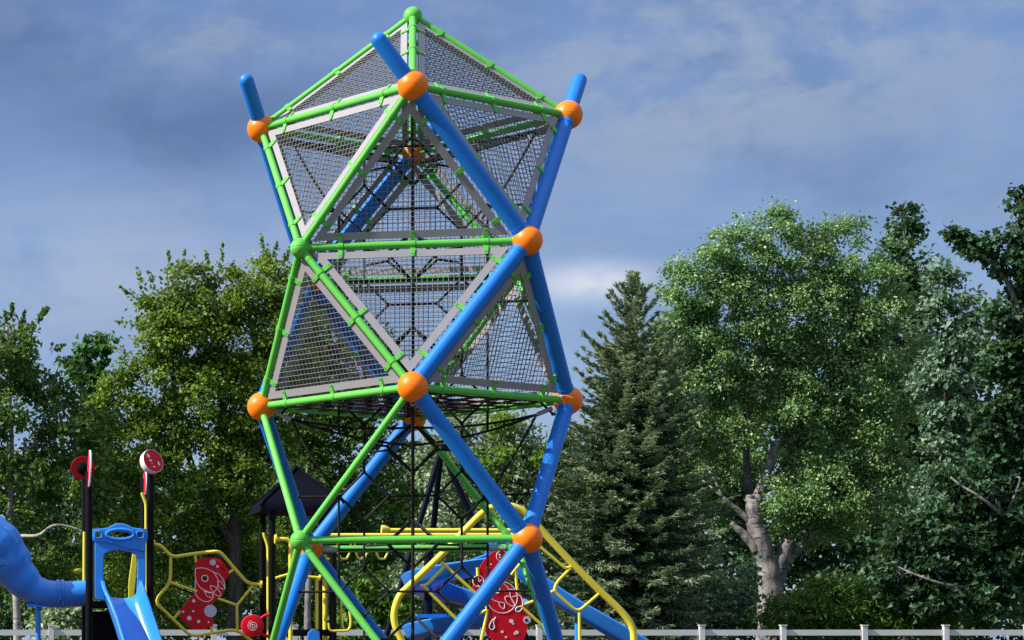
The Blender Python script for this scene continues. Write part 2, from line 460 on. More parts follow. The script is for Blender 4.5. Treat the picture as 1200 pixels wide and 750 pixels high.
clamps = {}
for names in panels:
    P = [node(k) for k in names]
    # local frame: u along the level edge, v across it
    u = (P[2] - P[1]).normalized(); nrm = u.cross(P[0] - P[1]).normalized()
    outw = (sum(P, Vector()) / 3 - AXIS(sum(P, Vector()).z / 3))
    if nrm.dot(outw) < 0: u = -u; P[1], P[2] = P[2], P[1]; names = (names[0], names[2], names[1]); nrm = u.cross(P[0] - P[1]).normalized()
    v = nrm.cross(u); O = P[1]
    to2 = lambda p: Vector(((p - O).dot(u), (p - O).dot(v)))
    to3 = lambda x, y, h=0: O + u * x + v * y + nrm * h
    T = [to2(P[1]), to2(P[2]), to2(P[0])]; nm = [names[1], names[2], names[0]]
    rad = [edge_rad[frozenset((nm[i], nm[(i + 1) % 3]))] for i in range(3)]
    outer = inset(T, [r + .017 for r in rad]); inner = inset(outer, [.047] * 3); mid = inset(outer, [.0465] * 3)
    # blunt corners keep the sheet clear of the balls
    mb = MB(); vs = []
    for h in (.003, -.003):
        vs += [to3(*p, h) for p in outer] + [to3(*p, h) for p in inner]
    fs = []
    for i in range(3):
        j = (i + 1) % 3
        fs += [(i, j, 3 + j, 3 + i), (6 + j, 6 + i, 9 + i, 9 + j), (j, i, 6 + i, 6 + j), (3 + i, 3 + j, 9 + j, 9 + i)]
    mb.add(vs, fs, 0, False)
    pan = mb.build('net_panel', FRAME, tower)
    net = MB(); step = .0328
    lo = min(p.y for p in mid); hi = max(p.y for p in mid); k = lo + step * .6
    while k < hi:
        c = cut(mid, 1, k)
        if c and c[1] - c[0] > .01: net.wire(to3(c[0], k, .0010), to3(c[1], k, .0010), .0026)
        k += step
    lo = min(p.x for p in mid); hi = max(p.x for p in mid); k = lo + step * .6
    while k < hi:
        c = cut(mid, 0, k)
        if c and c[1] - c[0] > .01: net.wire(to3(k, c[0], -.0020), to3(k, c[1], -.0020), .0026)
        k += step
    net.build('net', WIRE, pan, auto=False)
    for i in range(3):                                  # lugs from the tube clamps to this panel
        key = frozenset((nm[i], nm[(i + 1) % 3])); a, b = (T[i], T[(i + 1) % 3])
        d = (b - a).normalized(); nn = Vector((-d.y, d.x)); L = (b - a).length
        for f in (.18, .5, .82):
            m = a + d * (L * (f if sorted((nm[i], nm[(i + 1) % 3]))[0] == nm[i] else 1 - f))
            clamps.setdefault((key, f), []).append((to3(*m), to3(*(m + d * .01)) - to3(*m), to3(*(m + nn * .01)) - to3(*m), nrm.copy()))
for (key, f), lugs in clamps.items():
    r = edge_rad[key]; mb = MB(); m, d, _, _ = lugs[0]; d = d.normalized()
    blue = r > .04
    if not blue: mb.rod(m - d * .016, m + d * .016, r + .0045, 20)
    for m, dd, nn, nr in lugs:
        nn = nn.normalized(); dd = dd.normalized()
        p0 = m + nn * (r * .8); p1 = m + nn * (r + .052)
        M = Matrix((dd, nn, nr)).transposed(); h = .011
        vs = [p + dd * sx * w + nr * sz * h for p, w in ((p0, .017), (p1, .0115)) for sx, sz in ((-1, -1), (1, -1), (1, 1), (-1, 1))]
        mb.add(vs, [(0, 1, 5, 4), (1, 2, 6, 5), (2, 3, 7, 6), (3, 0, 4, 7), (4, 5, 6, 7)], 0, False)
        mb.rod(p1 - nr * h, p1 + nr * h, .0115, 14)
    mb.build('clamp', GREEN, bars[key])

# rope web: truncated-square tiling in two upright planes crossing on the axis
def web_plane(ang, per, r, zlo, zhi, phase=0.0, full=True):
    dirv = Vector((math.cos(ang), math.sin(ang), 0)); mb = MB(); q = per / 2; h = per / 4 + .002
    def lim(z):                                        # half width of the tower in this plane
        t = (ZL['A'] - z) / TS; fr = abs((t % 2) - 1)
        return (.707 + .293 * fr) * .93
    segs = []
    zc = EYE + (PYC - 637) / 176.4                     # centre of one octagon
    i0 = int((zlo - zc) / per) - 2; i1 = int((zhi - zc) / per) + 2
    for i in range(i0, i1 + 1):
        for j in range(-4, 5):
            cx, cz = j * per + q, zc + i * per + q     # diamond centres
            D = [(cx - h, cz), (cx, cz + h), (cx + h, cz), (cx, cz - h)]
            for a in range(4): segs.append((D[a], D[(a + 1) % 4]))
            segs.append((D[2], (cx + per - h, cz))); segs.append((D[1], (cx, cz + per - h)))
    for (x0, z0), (x1, z1) in segs:
        if not (zlo - .01 <= min(z0, z1) and max(z0, z1) <= zhi + .01): continue
        def ok(x, z): return abs(x) <= lim(z)
        a, b = ok(x0, z0), ok(x1, z1)
        if not a and not b: continue
        if a != b:
            s, e = ((x0, z0), (x1, z1)) if a else ((x1, z1), (x0, z0)); lo, hi = 0.0, 1.0
            for _ in range(14):
                mm = (lo + hi) / 2
                if ok(s[0] + (e[0] - s[0]) * mm, s[1] + (e[1] - s[1]) * mm): lo = mm
                else: hi = mm
            (x0, z0), (x1, z1) = s, (s[0] + (e[0] - s[0]) * lo, s[1] + (e[1] - s[1]) * lo)
        if math.hypot(x1 - x0, z1 - z0) < .02: continue
        mb.rod(AXIS(z0) + dirv * x0, AXIS(z1) + dirv * x1, r, 6)
        for x, z in ((x0, z0), (x1, z1)):
            if ok(x, z): mb.lathe(AXIS(z) + dirv * x - Vector((0, 0, .012)), (0, 0, 1), [(0, 0), (r * 1.5, .004), (r * 1.5, .02), (0, .024)], 8)
    return mb
PER = .636
aL = R(180) + PHI; aF = R(-90) + PHI
web_plane(aL, PER, .0088, .25, ZL['A'] - .1).build('rope_web', ROPE, tower)
web_plane(aF, PER, .0088, .25, ZL['A'] - .1).build('rope_web', ROPE, tower)
mb = MB(); mb.rod(AXIS(.1), AXIS(ZL['A'] - .02), .0115, 8)                 # centre rope with its diamonds
zc0 = EYE + (PYC - 637) / 176.4
for i in range(-1, 6):
    zc = zc0 + i * PER
    if zc > ZL['A'] - .2 or zc < .3: continue
    for ang in (R(45) + PHI, R(-45) + PHI):
        dv = Vector((math.cos(ang), math.sin(ang), 0)); w = .165 / .70
        c = [AXIS(zc + .165), AXIS(zc) + dv * w, AXIS(zc - .165), AXIS(zc) - dv * w]
        for k in range(4): mb.rod(c[k], c[(k + 1) % 4], .0084, 6)
        mb.rod(c[1], c[1] + dv * .20, .0084, 6); mb.rod(c[3], c[3] - dv * .20, .0084, 6)
mb.build('centre_rope', ROPE, tower)
for sgn in (-1, 1):                                     # side ropes
    for z0, z1 in ((.35, .62), (1.42, 2.16), (2.60, 3.25), (3.35, 4.1)):
        dv = Vector((math.cos(PHI), math.sin(PHI), 0)); mb = MB()
        mb.rod(AXIS(z0) + dv * sgn * .485, AXIS(z1) + dv * sgn * .485, .0084, 6); mb.build('side_rope', ROPE, tower)
# stay ropes from the ring nodes to the centre, with steel sleeves
for lev in 'AC':
    for c in ODD:
        p = node(lev + c); inw = (AXIS(p.z) - p).normalized(); z = p.z
        s0 = p + inw * .10 + Vector((0, 0, -.05)); s1 = p + inw * .20 + Vector((0, 0, -.09)); mb = MB()
        mb.rod(s0, s1, .015, 10); mb.build('rope_sleeve', STEEL, tower)
        mb = MB(); k = s1
        for tgt in (AXIS(z - .16), AXIS(z - .28), p + inw * .55 + Vector((0, 0, -.66))):
            n = [k.lerp(tgt, t) - Vector((0, 0, .03 * 4 * t * (1 - t))) for t in np.linspace(0, 1, 7)]
            mb.sweep(n, .0088, 6)
        mb.build('stay_rope', ROPE, tower)
for a, b in (('DBL', 'DBR'), ('BBL', 'BBR')):
    p, q = node(a), node(b); d = (q - p).normalized(); z = Vector((0, 0, -.005)); off = (AXIS(p.z) - (p + q) / 2).normalized() * .02
    mb = MB(); mb.rod(p + d * .18 + z + off, q - d * .18 + z + off, .009, 8); mb.build('stay_rope', ROPE, tower)
    for e, s in ((p, d), (q, -d)):
        mb = MB(); mb.rod(e + s * .08 + z + off, e + s * .19 + z + off, .016, 10); mb.build('rope_sleeve', STEEL, tower)
# woven rubber belt floor on the middle ring
mb = MB(); L = node('CL'); Fn = node('CF'); Rn = node('CR'); Bn = node('CB')
e1 = (Fn - L); e2 = (Bn - L); nb = 7
for i in range(nb):
    t = (i + .75) / (nb + .5)
    for (o, ax, bx, h) in ((L, e1, e2, .002), (L, e2, e1, -.006)):
        p = o + ax * t + bx * .02; q = o + ax * t + bx * .98; k = []
        for s in np.linspace(0, 1, 9): k.append(p.lerp(q, s) + Vector((0, 0, h - .012 * 4 * s * (1 - s))))
        for a, b in zip(k[:-1], k[1:]): mb.beam(a, b, .060, .005)
mb.build('belt_floor', ROPE, tower)

# ------------------------------------------------------------------ play structure (left) and its roofed turret
PY = 36.0
def plate_at(mb, outline, holes, th, Y, mat=0, bevel=.006, dx=0.0):
    """outline in photograph pixels, standing upright at depth Y"""
    f = lambda p: (at(p[0], p[1], Y).x, at(p[0], p[1], Y).z)
    mb.plate([f(p) for p in outline], [[f(p) for p in h] for h in holes], th, lambda x, d, z: (x, Y - d, z), mat, bevel)
def ring_pts(cx, cy, rx, ry=None, n=24, a0=0, a1=360):
    ry = ry or rx; return [(cx + rx * math.cos(R(a0 + (a1 - a0) * i / n)), cy + ry * math.sin(R(a0 + (a1 - a0) * i / n))) for i in range(n + (0 if a1 - a0 == 360 else 1))]

play = thing('play_structure', 'black post play structure with blue slides, red discs, a roofed turret and yellow bars', 'play structure', (3.2, 36.6, 0))
X1, X2, X3, X4 = at(104.5, 0, PY).x, at(176.3, 0, PY).x, at(318.8, 0, PY).x, at(390.2, 0, PY).x
YB, YT = 37.3, 37.15
def post(x, y, ztop):
    mb = MB(); mb.rod((x, y, -.03), (x, y, ztop - .02), .0575, 20)
    mb.lathe((x, y, ztop - .022), (0, 0, 1), [(.06, 0), (.06, .02), (.045, .034), (0, .04)], 20)
    mb.build('post', BLACK, play)
zt = at(0, 553, PY).z
for x in (X1, X2): post(x, PY, zt); post(x, YB, zt - .02)
z_eave = at(0, 598, PY).z
for x in (X3, X4): post(x, PY, z_eave); post(x, YT, z_eave)
zd = at(0, 703.5, PY).z
for xa, xb, yb, nm in ((X1, X2, YB, 0), (X3, X4, YT, 1)):
    mb = MB(); dz = zd - (.0 if nm == 0 else .45)
    mb.box(((xa + xb) / 2, (PY + yb) / 2, dz - .05), xb - xa - .13, yb - PY - .13, .07)
    mb.box(((xa + xb) / 2, PY, dz - .06), xb - xa - .12, .04, .10); mb.box(((xa + xb) / 2, yb, dz - .06), xb - xa - .12, .04, .10)
    mb.build('deck', BLACK, play)
mb = MB(); mb.box(((X1 + X2) / 2, YB - .05, zd / 2 - .08), X2 - X1 - .13, .03, zd - .16); mb.build('under_deck_shade', BLACK, play)  # added black sheet, stands in for the shadow below the deck

# blue slide hood
z5 = lambda x, y: (90 + x * .2, 600 + y * .2)
hood = [z5(*p) for p in [(104, 490), (104, 172), (120, 160), (390, 165), (403, 176), (402, 400), (398, 492), (372, 516), (346, 524), (336, 518), (349, 500), (354, 380), (355, 280), (345, 248), (312, 234), (250, 222), (200, 228), (166, 242), (156, 262), (156, 430), (164, 500), (180, 520), (160, 520), (120, 515)]]
mb = MB(); plate_at(mb, hood, [], .07, PY - .02, 0, .015)
crest = [z5(*p) for p in [(90, 102), (120, 99), (150, 97), (182, 92), (205, 78), (235, 67), (270, 67), (302, 78), (325, 91), (360, 96), (400, 99), (415, 104), (416, 164), (404, 176), (400, 232), (352, 227), (300, 218), (260, 205), (220, 190), (170, 181), (105, 176), (92, 166)]]
holes = [[z5(*p) for p in h] for h in ([(106, 118), (145, 118), (145, 148), (106, 148)], [(360, 120), (383, 119), (383, 148), (360, 148)], ring_pts(253, 132, 68, 17))]
plate_at(mb, crest, holes, .12, PY - .02, 0, .02)
pts = [Vector((at(*z5(x, y), PY - .085))) for x, y in ring_pts(253, 131, 80, 29, 40)]
mb.sweep(pts, .028, 8, 0, closed=True)
for cx in (126, 372):
    pts = [at(*z5(x, y), PY - .085) for x, y in [(cx - 21, 114), (cx + 21, 114), (cx + 21, 152), (cx - 21, 152)]]; mb.sweep(fillet(pts, .03, 4, True), .014, 8, 0, closed=True)
mb.build('slide_hood', PBLUE, play)

def chute(path, hw, hs, name, parent, mat=PBLUE, smooth=4):
    path = spline(path, smooth); t = .022
    prof = [(-hw - .035, hs - .02), (-hw - .045, hs + .012), (-hw - .02, hs + .03), (-hw + .012, hs + .02), (-hw + .025, hs - .05), (-hw + .06, .07), (-hw + .13, .015), (0, 0), (hw - .13, .015), (hw - .06, .07), (hw - .025, hs - .05),
            (hw - .012, hs + .02), (hw + .02, hs + .03), (hw + .045, hs + .012), (hw + .035, hs - .02), (hw + .01, hs - .05), (hw - .02, .04), (hw - .11, -.03), (0, -.045), (-hw + .11, -.03), (-hw + .02, .04), (-hw - .01, hs - .05)]
    mb = MB(); mb.profile(path, prof); o = mb.build(name, mat, parent); return o
xm = (at(119, 0, PY).x + at(165, 0, PY).x) / 2
chute([(xm, 35.98, zd + .03), (xm, 35.82, zd + .02), (xm + .01, 35.62, zd - .10), (xm + .06, 35.42, zd - .33), (xm + .13, 35.22, zd - .60), (xm + .22, 34.95, zd - .93), (xm + .31, 34.6, zd - 1.27), (xm + .38, 34.2, zd - 1.50), (xm + .42, 33.8, zd - 1.56)], .29, .25, 'slide', play)
# yellow slab and step seen through the hood, on the far side of the deck
mb = MB(); plate_at(mb, [z5(*p) for p in [(325, 245), (347, 252), (353, 300), (346, 400), (338, 470), (334, 514), (301, 514), (304, 400), (318, 300)]], [], .05, YB - .05, 0, .01); mb.build('climbing_slab', YELLOW, play)
mb = MB(); c = at(92, 669.5, YB); mb.lathe(c + Vector((0, -.05, 0)), (0, 1, .25), [(0, 0), (.05, .005), (.09, .02), (.05, .035), (0, .04)], 20)
mb.v = [(x, y, c.z + (z - c.z) * .5) for x, y, z in mb.v]; mb.build('step_pad', YELLOW, play)

# blue tube slide climbing away to the left
cl = [(103, 695), (86, 696), (66, 696.5), (48, 694), (34, 686), (20, 672), (9, 656), (-4, 641), (-26, 628), (-60, 622)]
rr = [15.0, 15.3, 15.6, 16.2, 18.5, 23, 27, 31, 34, 35]
path = spline([at(a, b, 36.65) for a, b in cl], 6); rad = [r / 73.0 * (1 + (.040 * math.sin(i * .80) if 16 < i < 44 else 0)) for i, r in enumerate(lerp_list(rr, len(path)))]
tube = MB(); tube.sweep(path, rad, 40); tube = tube.build('tube_slide', PBLUE, play)
mb = MB()
for px0, px1 in ((66, 69.5), (71.5, 75)):
    a, b = at(px0, 696, 36.65), at(px1, 696, 36.65); mb.rod(a, b, .232, 40)
mb.box(at(70.5, 697, 36.42), .035, .05, .16); mb.build('flange', PBLUE, tube)
c = at(-2, 640, 36.30); prof = [(0, .0)]
for i in range(1, 12): prof += [(.026 * i - .012, .006), (.026 * i, 0)]
prof += [(.31, .002), (.325, -.03), (.34, -.30)]
mb = MB(); mb.lathe(c, (.05, -1, .05), prof, 48); mb.build('end_disc', PBLUE, tube)
mb = MB(); c = at(44.6, 709, 36.65); mb.rod((c.x, c.y, -.03), c, .044, 18); mb.box(c + Vector((0, 0, -.01)), .34, .2, .05); mb.build('support_leg', PBLUE, tube)

# red discs on the four post tops
def face_disc(c, axis, r, back=WHITE):
    mb = MB(); axis = Vector(axis).normalized()
    mb.lathe(c, axis, [(0, .0), (r * .955, .0), (r * .965, .004), (r * .985, .004), (r, -.005), (r, -.05), (r * .96, -.10), (r * .82, -.14), (r * .5, -.18), (0, -.19)], 40, mats=[0, 1, 1, 1, 1, 1, 1, 1, 1])
    u = axis.cross(Vector((0, 0, 1))).normalized(); w = u.cross(axis); u = -u
    for x, y, a, b, rot in ((-.42, .42, .14, .20, 20), (-.28, .02, .16, .09, 0), (.50, -.22, .10, .20, 10), (-.05, -.52, .14, .06, 15), (-.20, -.26, .06, .04, 0)):
        cc = c + (u * x + w * y) * r; vs = []
        for i in range(16):
            t = 2 * math.pi * i / 16; ex, ey = a * math.cos(t) * r, b * math.sin(t) * r; cr, sr = math.cos(R(rot)), math.sin(R(rot))
            vs.append(cc + u * (ex * cr - ey * sr) + w * (ex * sr + ey * cr) + axis * .004)
        mb.add(vs, [list(range(16))], 1, False)
    return mb.build('post_disc', [RED, WHITE], play)
face_disc(at(179.6, 540, PY - .08), (.50, -.76, .30), .195)
def side_disc(c, rx, rz, axis):
    mb = MB(); axis = Vector(axis).normalized(); u = axis.orthogonal().normalized() if abs(axis.z) > .9 else axis.cross(Vector((0, 0, 1))).normalized(); w = u.cross(axis); n = 36; vs = []
    for h, s in ((-.016, .96), (-.008, 1), (.008, 1), (.016, .96)):
        for i in range(n): vs.append(c + axis * h + u * math.cos(2 * math.pi * i / n) * rx * s + w * math.sin(2 * math.pi * i / n) * rz * s)
    fs = [(k * n + i, k * n + (i + 1) % n, (k + 1) * n + (i + 1) % n, (k + 1) * n + i) for k in range(3) for i in range(n)]
    mb.add(vs, fs, 1, False); mb.add(vs[:n], [list(range(n))], 0, False); mb.add(vs[3 * n:], [list(range(n))], 0, False)
    return mb
side_disc(at(104.9, 549, PY - .10) + Vector((0, 0, 0)), .20, .29, (1, .04, -.03)).build('post_disc', [RED, WHITE], play)
side_disc(at(170.2, 566, YB - .10), .16, .20, (1, .10, -.02)).build('post_disc', [RED, WHITE], play)
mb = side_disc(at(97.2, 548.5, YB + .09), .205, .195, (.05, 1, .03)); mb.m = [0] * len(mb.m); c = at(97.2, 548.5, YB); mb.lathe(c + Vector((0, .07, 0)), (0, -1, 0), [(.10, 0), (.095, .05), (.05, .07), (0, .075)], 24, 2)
mb.build('post_disc', [RED_SHADED, WHITE, BLACK], play)

# yellow hand rails
def rail(pts, r, Y, name='hand_rail', parent=play, mat=YELLOW, fr=.12, ends=False):
    p = fillet([at(a, b, Y) for a, b in pts], fr, 5); mb = MB(); mb.sweep(p, r, 12)
    if ends:
        for e, s in ((p[0], (p[1] - p[0]).normalized()), (p[-1], (p[-2] - p[-1]).normalized())): mb.rod(e - s * .01, e + s * .02, r * 2.2, 14)
    return mb.build(name, mat, parent)
rail([(166.5, 577), (167.3, 580.5), (171.2, 590), (171.4, 701)], .026, PY + .8)
rail([(99.0, 623), (98.6, 680)], .027, PY + .8)
rail([(109.5, 640), (109.5, 700)], .013, PY + .05)
rail([(172.6, 632), (172.6, 700)], .013, PY + .06)
rail([(309, 624), (310, 628.5), (314.2, 640), (314.4, 762)], .026, PY + .2)
rail([(322.5, 631.8), (340.5, 631.8), (340.5, 765)], .034, PY - .12, fr=.10, ends=True)
rail([(323, 677.5), (339.5, 672.5)], .022, PY - .12)
rail([(341, 670), (356, 675.5), (375, 677)], .022, PY - .1, ends=True)
rail([(371.2, 678), (371, 765)], .026, PY + .15); rail([(380.6, 650), (381, 765)], .038, PY + .05)
rail([(382, 655), (398, 655)], .022, PY)
p = fillet([at(a, b, PY - .05) for a, b in [(399, 676), (406, 686), (411.5, 730), (409, 739), (386, 739.5), (385, 730)]], .10, 5); mb = MB(); mb.sweep(p, .020, 10); mb.build('grab_loop', YELLOW, play)
rail([(397, 690), (401.5, 736)], .020, PY + .1)
mb = MB(); plate_at(mb, [(358, 760), (361, 741), (366, 737), (374, 740), (376, 760)], [], .06, PY - .3, 0, .012); mb.build('step_panel', PBLUE, play)

# overhead ladder running right from the turret
for a, b, Y, r in (((382, 627.6), (605, 627.2), 35.6, .036), ((449, 621.6), (612, 621.8), 36.4, .036)):
    mb = MB(); mb.rod(at(*a, Y), at(*b, Y), r, 16)
    if Y > 36: c = at(447, 620.5, Y); mb.lathe(c, (1, 0, -.05), [(0, 0), (.075, .0), (.07, .06), (.036, .13)], 18)
    mb.build('ladder_rail', YELLOW, play)
for px in (403, 423.5, 447.5):
    p = [at(px - 8.5, 630, 35.62), at(px - 7, 647, 35.64), at(px - 3.4, 655, 35.66), at(px + 3.4, 655, 35.9), at(px + 7, 647, 36.0), at(px + 8.5, 630, 36.02)]
    mb = MB(); mb.sweep(fillet(p, .05, 4), .017, 10); mb.build('hanging_grip', YELLOW, play)

# turret roof
cx, cy = (X3 + X4) / 2, (PY + YT) / 2; za = at(0, 548, cy).z
mb = MB(); hx, hy = (X4 - X3) / 2 + .20, (YT - PY) / 2 + .16; lev = [(1.0, z_eave - .02), (1.0, z_eave + .06), (.93, z_eave + .13), (.55, z_eave + .36), (.14, za - .10), (.03, za)]
vs = [(cx + sx * hx * k, cy + sy * hy * k, z) for k, z in lev for sx, sy in ((-1, -1), (1, -1), (1, 1), (-1, 1))]
fs = [(i * 4 + j, i * 4 + (j + 1) % 4, i * 4 + 4 + (j + 1) % 4, i * 4 + 4 + j) for i in range(len(lev) - 1) for j in range(4)] + [(3, 2, 1, 0), tuple(range(len(vs) - 4, len(vs)))]
mb.add(vs, fs, 0, False)
for sx, sy in ((-1, -1), (1, -1), (1, 1), (-1, 1)): mb.sweep([(cx + sx * hx * k, cy + sy * hy * k, z + .012) for k, z in lev[1:]], .02, 8)
mb.build('roof', ROOF, play)

# red drum with a white spiral
c = at(296.2, 733.4, PY - .15); mb = MB()
mb.lathe(c, (0, -1, 0), [(.17, -.10), (.178, -.08), (.178, .0), (.168, .02), (.10, .032), (0, .036)], 36)
mb.sweep([c + Vector((t * .0050 * math.cos(t), -.038 + .008 * (t / 16), -t * .0050 * math.sin(t))) for t in np.linspace(1.5, 17, 90)], .0045, 6, 1)
mb.build('drum', [RED, WHITE], play)
for pts in ([(305.5, 725), (309, 722), (315.5, 720)], [(305.5, 742), (309, 744.5), (315.5, 746)]):
    mb = MB(); p = [at(a, b, PY - .12) for a, b in pts]; mb.sweep(p, [.022, .022, .03], 12); mb.build('drum_horn', RED, play)

# printed panels: strokes are raised white lines, dots are raised discs
def stroke(mb, pts, Y, w, closed=False, mat=1):
    p = [at(a, b, Y) for a, b in pts]; p = spline(p + ([p[0]] if closed else []), 5); mb.sweep(p, w, 6, mat)
def dot(mb, c, r, Y, mat=1):
    n = 18; vs = [at(c[0] + r * math.cos(2 * math.pi * i / n), c[1] + r * math.sin(2 * math.pi * i / n), Y) for i in range(n)]; vb = [v + Vector((0, .02, 0)) for v in vs]
    mb.add(vs + vb, [list(range(n))] + [(i, (i + 1) % n, n + (i + 1) % n, n + i) for i in range(n)], mat, False)

frame_a = thing('climbing_frame', None, None); frame_a.parent = play; frame_a.location = Vector(at(243, 753, PY + .25)) - Vector(play.location)
zA = lambda x, y: (x / 3.125, 510 + y / 3.125)
YA = PY + .25
rail([zA(*p) for p in [(560, 398), (590, 405), (628, 447), (720, 433), (805, 424), (860, 490), (910, 545), (957, 546)]], .028, YA, 'outer_tube', frame_a, fr=.10, ends=True)
rail([zA(*p) for p in [(625, 447), (624, 540), (566, 609), (640, 680), (700, 738), (790, 722), (866, 711), (935, 764), (950, 800)]], .025, YA, 'outer_tube', frame_a, fr=.12)
for q in ([(624, 540), (722, 572)], [(798, 598), (868, 623)], [(868, 623), (925, 552)], [(868, 623), (869, 713)], [(716, 436), (717, 465)], [(860, 488), (838, 505)], [(636, 672), (660, 645)], [(775, 722), (775, 700)]):
    rail([zA(*p) for p in q], .021, YA, 'inner_tube', frame_a)
za_ = lambda x, y: (195 + x * .1467, 640 + y * .1467)
oA = [za_(*p) for p in [(232, 115), (265, 103), (300, 95), (345, 90), (380, 90), (420, 102), (450, 125), (475, 155), (512, 215), (490, 245), (468, 278), (468, 340), (455, 375), (440, 397), (405, 420), (380, 440), (372, 458), (375, 490), (398, 505), (395, 535), (372, 562), (372, 640), (330, 655), (265, 662), (220, 660), (180, 640), (130, 590), (90, 535), (150, 465), (225, 375), (228, 300), (228, 180)]]
hA = [[za_(*p) for p in ring_pts(307, 258, 20)], [za_(*p) for p in ring_pts(180, 512, 15)], [za_(*p) for p in [(258, 455), (280, 450), (286, 465), (268, 474)]], [za_(*p) for p in [(430, 165), (455, 180), (463, 200), (440, 180)]]]
mb = MB(); plate_at(mb, oA, hA, .022, YA, 0, .003); Ys = YA - .013
stroke(mb, [za_(*p) for p in [(230, 178), (300, 176), (370, 206), (408, 262), (410, 320), (372, 372), (305, 356), (250, 306), (232, 250)]], Ys, 0.0072, True)
stroke(mb, [za_(*p) for p in ring_pts(307, 258, 25)], Ys, 0.0093, True)
stroke(mb, [za_(*p) for p in [(370, 206), (415, 222), (450, 262), (467, 310), (466, 345)]], Ys, 0.0072)
stroke(mb, [za_(*p) for p in [(410, 275), (440, 290), (467, 342), (425, 332), (412, 300)]], Ys, 0.0064, True)
stroke(mb, [za_(*p) for p in [(350, 316), (392, 328), (430, 372), (432, 398), (392, 388), (358, 348)]], Ys, 0.0072, True)
stroke(mb, [za_(*p) for p in [(230, 270), (232, 375), (268, 425), (325, 444), (368, 420), (372, 374)]], Ys, 0.0072)
stroke(mb, [za_(*p) for p in [(306, 357), (325, 400), (360, 412)]], Ys, 0.0064)
dot(mb, za_(352, 518), 50 * .1467, Ys - .006, 2); dot(mb, za_(371, 130), 25 * .1467, Ys - .006, 2)
for x, y, r in ((218, 437, 13), (134, 524, 9), (215, 520, 9), (183, 575, 18), (257, 602, 13), (337, 607, 8), (408, 162, 11)): dot(mb, za_(x, y), r * .1467, Ys - .004)
mb.build('fish_panel', [RED, WHITE, PALE], frame_a)

# ------------------------------------------------------------------ arched climber on the right
YC = 35.0
arch = thing('arched_climber', 'yellow arched tube climber with crooked inner bars and a red fish panel', 'climber', at(605, 753, YC) * 1.0)
arch.location.z = 0
zB = lambda x, y: (460 + x / 4, 570 + y / 4)
ap = [zB(*p) for p in [(62, 800), (48, 735), (14, 655), (8, 590), (32, 515), (80, 465), (230, 320), (340, 205), (430, 118), (500, 92), (575, 97), (640, 140), (720, 228), (845, 362), (975, 492), (1085, 600), (1128, 680), (1128, 800)]]
p = spline([at(*q, YC) for q in ap], 7); mb = MB(); mb.sweep(p, .053, 18); mb.build('arch_tube', YELLOW, arch)
for q in ([(130, 465), (155, 466), (250, 370), (226, 357)], [(246, 370), (405, 515), (445, 555), (440, 610), (415, 725), (405, 770)], [(145, 468), (300, 622)], [(690, 282), (812, 386), (842, 374)], [(836, 382), (770, 450), (756, 490), (868, 590), (972, 500)],
          [(876, 590), (878, 770)], [(756, 490), (725, 505)], [(615, 555), (662, 538)], [(600, 560), (700, 650)], [(390, 602), (445, 580)], [(575, 385), (585, 490)], [(555, 415), (596, 365)], [(400, 420), (398, 380)]):
    rail([zB(*p) for p in q], .024, YC, 'inner_tube', arch, fr=.10)
zb_ = lambda x, y: (540 + x * .1466, 640 + y * .1466)
oB = [zb_(*p) for p in [(255, 48), (300, 38), (345, 36), (385, 56), (412, 92), (436, 135), (440, 168), (405, 215), (378, 258), (372, 290), (405, 320), (440, 352), (488, 392), (506, 460), (520, 492), (546, 512), (552, 560), (532, 640), (522, 700), (498, 765), (300, 770), (250, 745), (212, 718), (196, 680), (206, 620), (230, 560), (216, 500), (190, 455), (130, 402), (94, 360), (98, 300), (112, 248), (140, 208), (160, 150), (200, 92)]]
hB = [[zb_(*p) for p in ring_pts(286, 350, 20)], [zb_(*p) for p in ring_pts(250, 645, 17)], [zb_(*p) for p in ring_pts(462, 508, 18, 14)]]
mb = MB(); plate_at(mb, oB, hB, .022, YC, 0, .003); Ys = YC - .013; K = .1466
stroke(mb, [zb_(*p) for p in ring_pts(327, 79, 42)], Ys, 0.0054, True)
stroke(mb, [zb_(*p) for p in ring_pts(140, 280, 44)], Ys, 0.0068, True)
stroke(mb, [zb_(*p) for p in [(140, 245), (146, 280), (140, 320)]], Ys, 0.0041); stroke(mb, [zb_(*p) for p in [(150, 285), (168, 268)]], Ys, 0.0041)
stroke(mb, [zb_(*p) for p in ring_pts(286, 350, 27)], Ys, 0.0088, True)
stroke(mb, [zb_(*p) for p in ring_pts(332, 412, 120, 124)], Ys, 0.0061, True)
stroke(mb, [zb_(*p) for p in [(320, 290), (365, 318), (390, 360), (400, 410), (440, 485)]], Ys, 0.0054)
stroke(mb, [zb_(*p) for p in [(235, 402), (262, 432), (300, 446), (350, 455)]], Ys, 0.0054)
stroke(mb, [zb_(*p) for p in [(352, 410), (380, 400), (415, 432), (430, 478), (392, 472), (362, 440)]], Ys, 0.0061, True)
stroke(mb, [zb_(*p) for p in [(382, 350), (420, 345), (448, 380)]], Ys, 0.0048); stroke(mb, [zb_(*p) for p in [(395, 412), (448, 395)]], Ys, 0.0048)
stroke(mb, [zb_(*p) for p in [(300, 447), (320, 488), (345, 500), (352, 456)]], Ys, 0.0054)
stroke(mb, [zb_(*p) for p in [(446, 378), (480, 405), (496, 450), (488, 500), (462, 524), (438, 515), (448, 490), (480, 480)]], Ys, 0.0088)
stroke(mb, [zb_(*p) for p in [(280, 568), (246, 600), (228, 645), (248, 668), (270, 648), (262, 605)]], Ys, 0.0075, True)
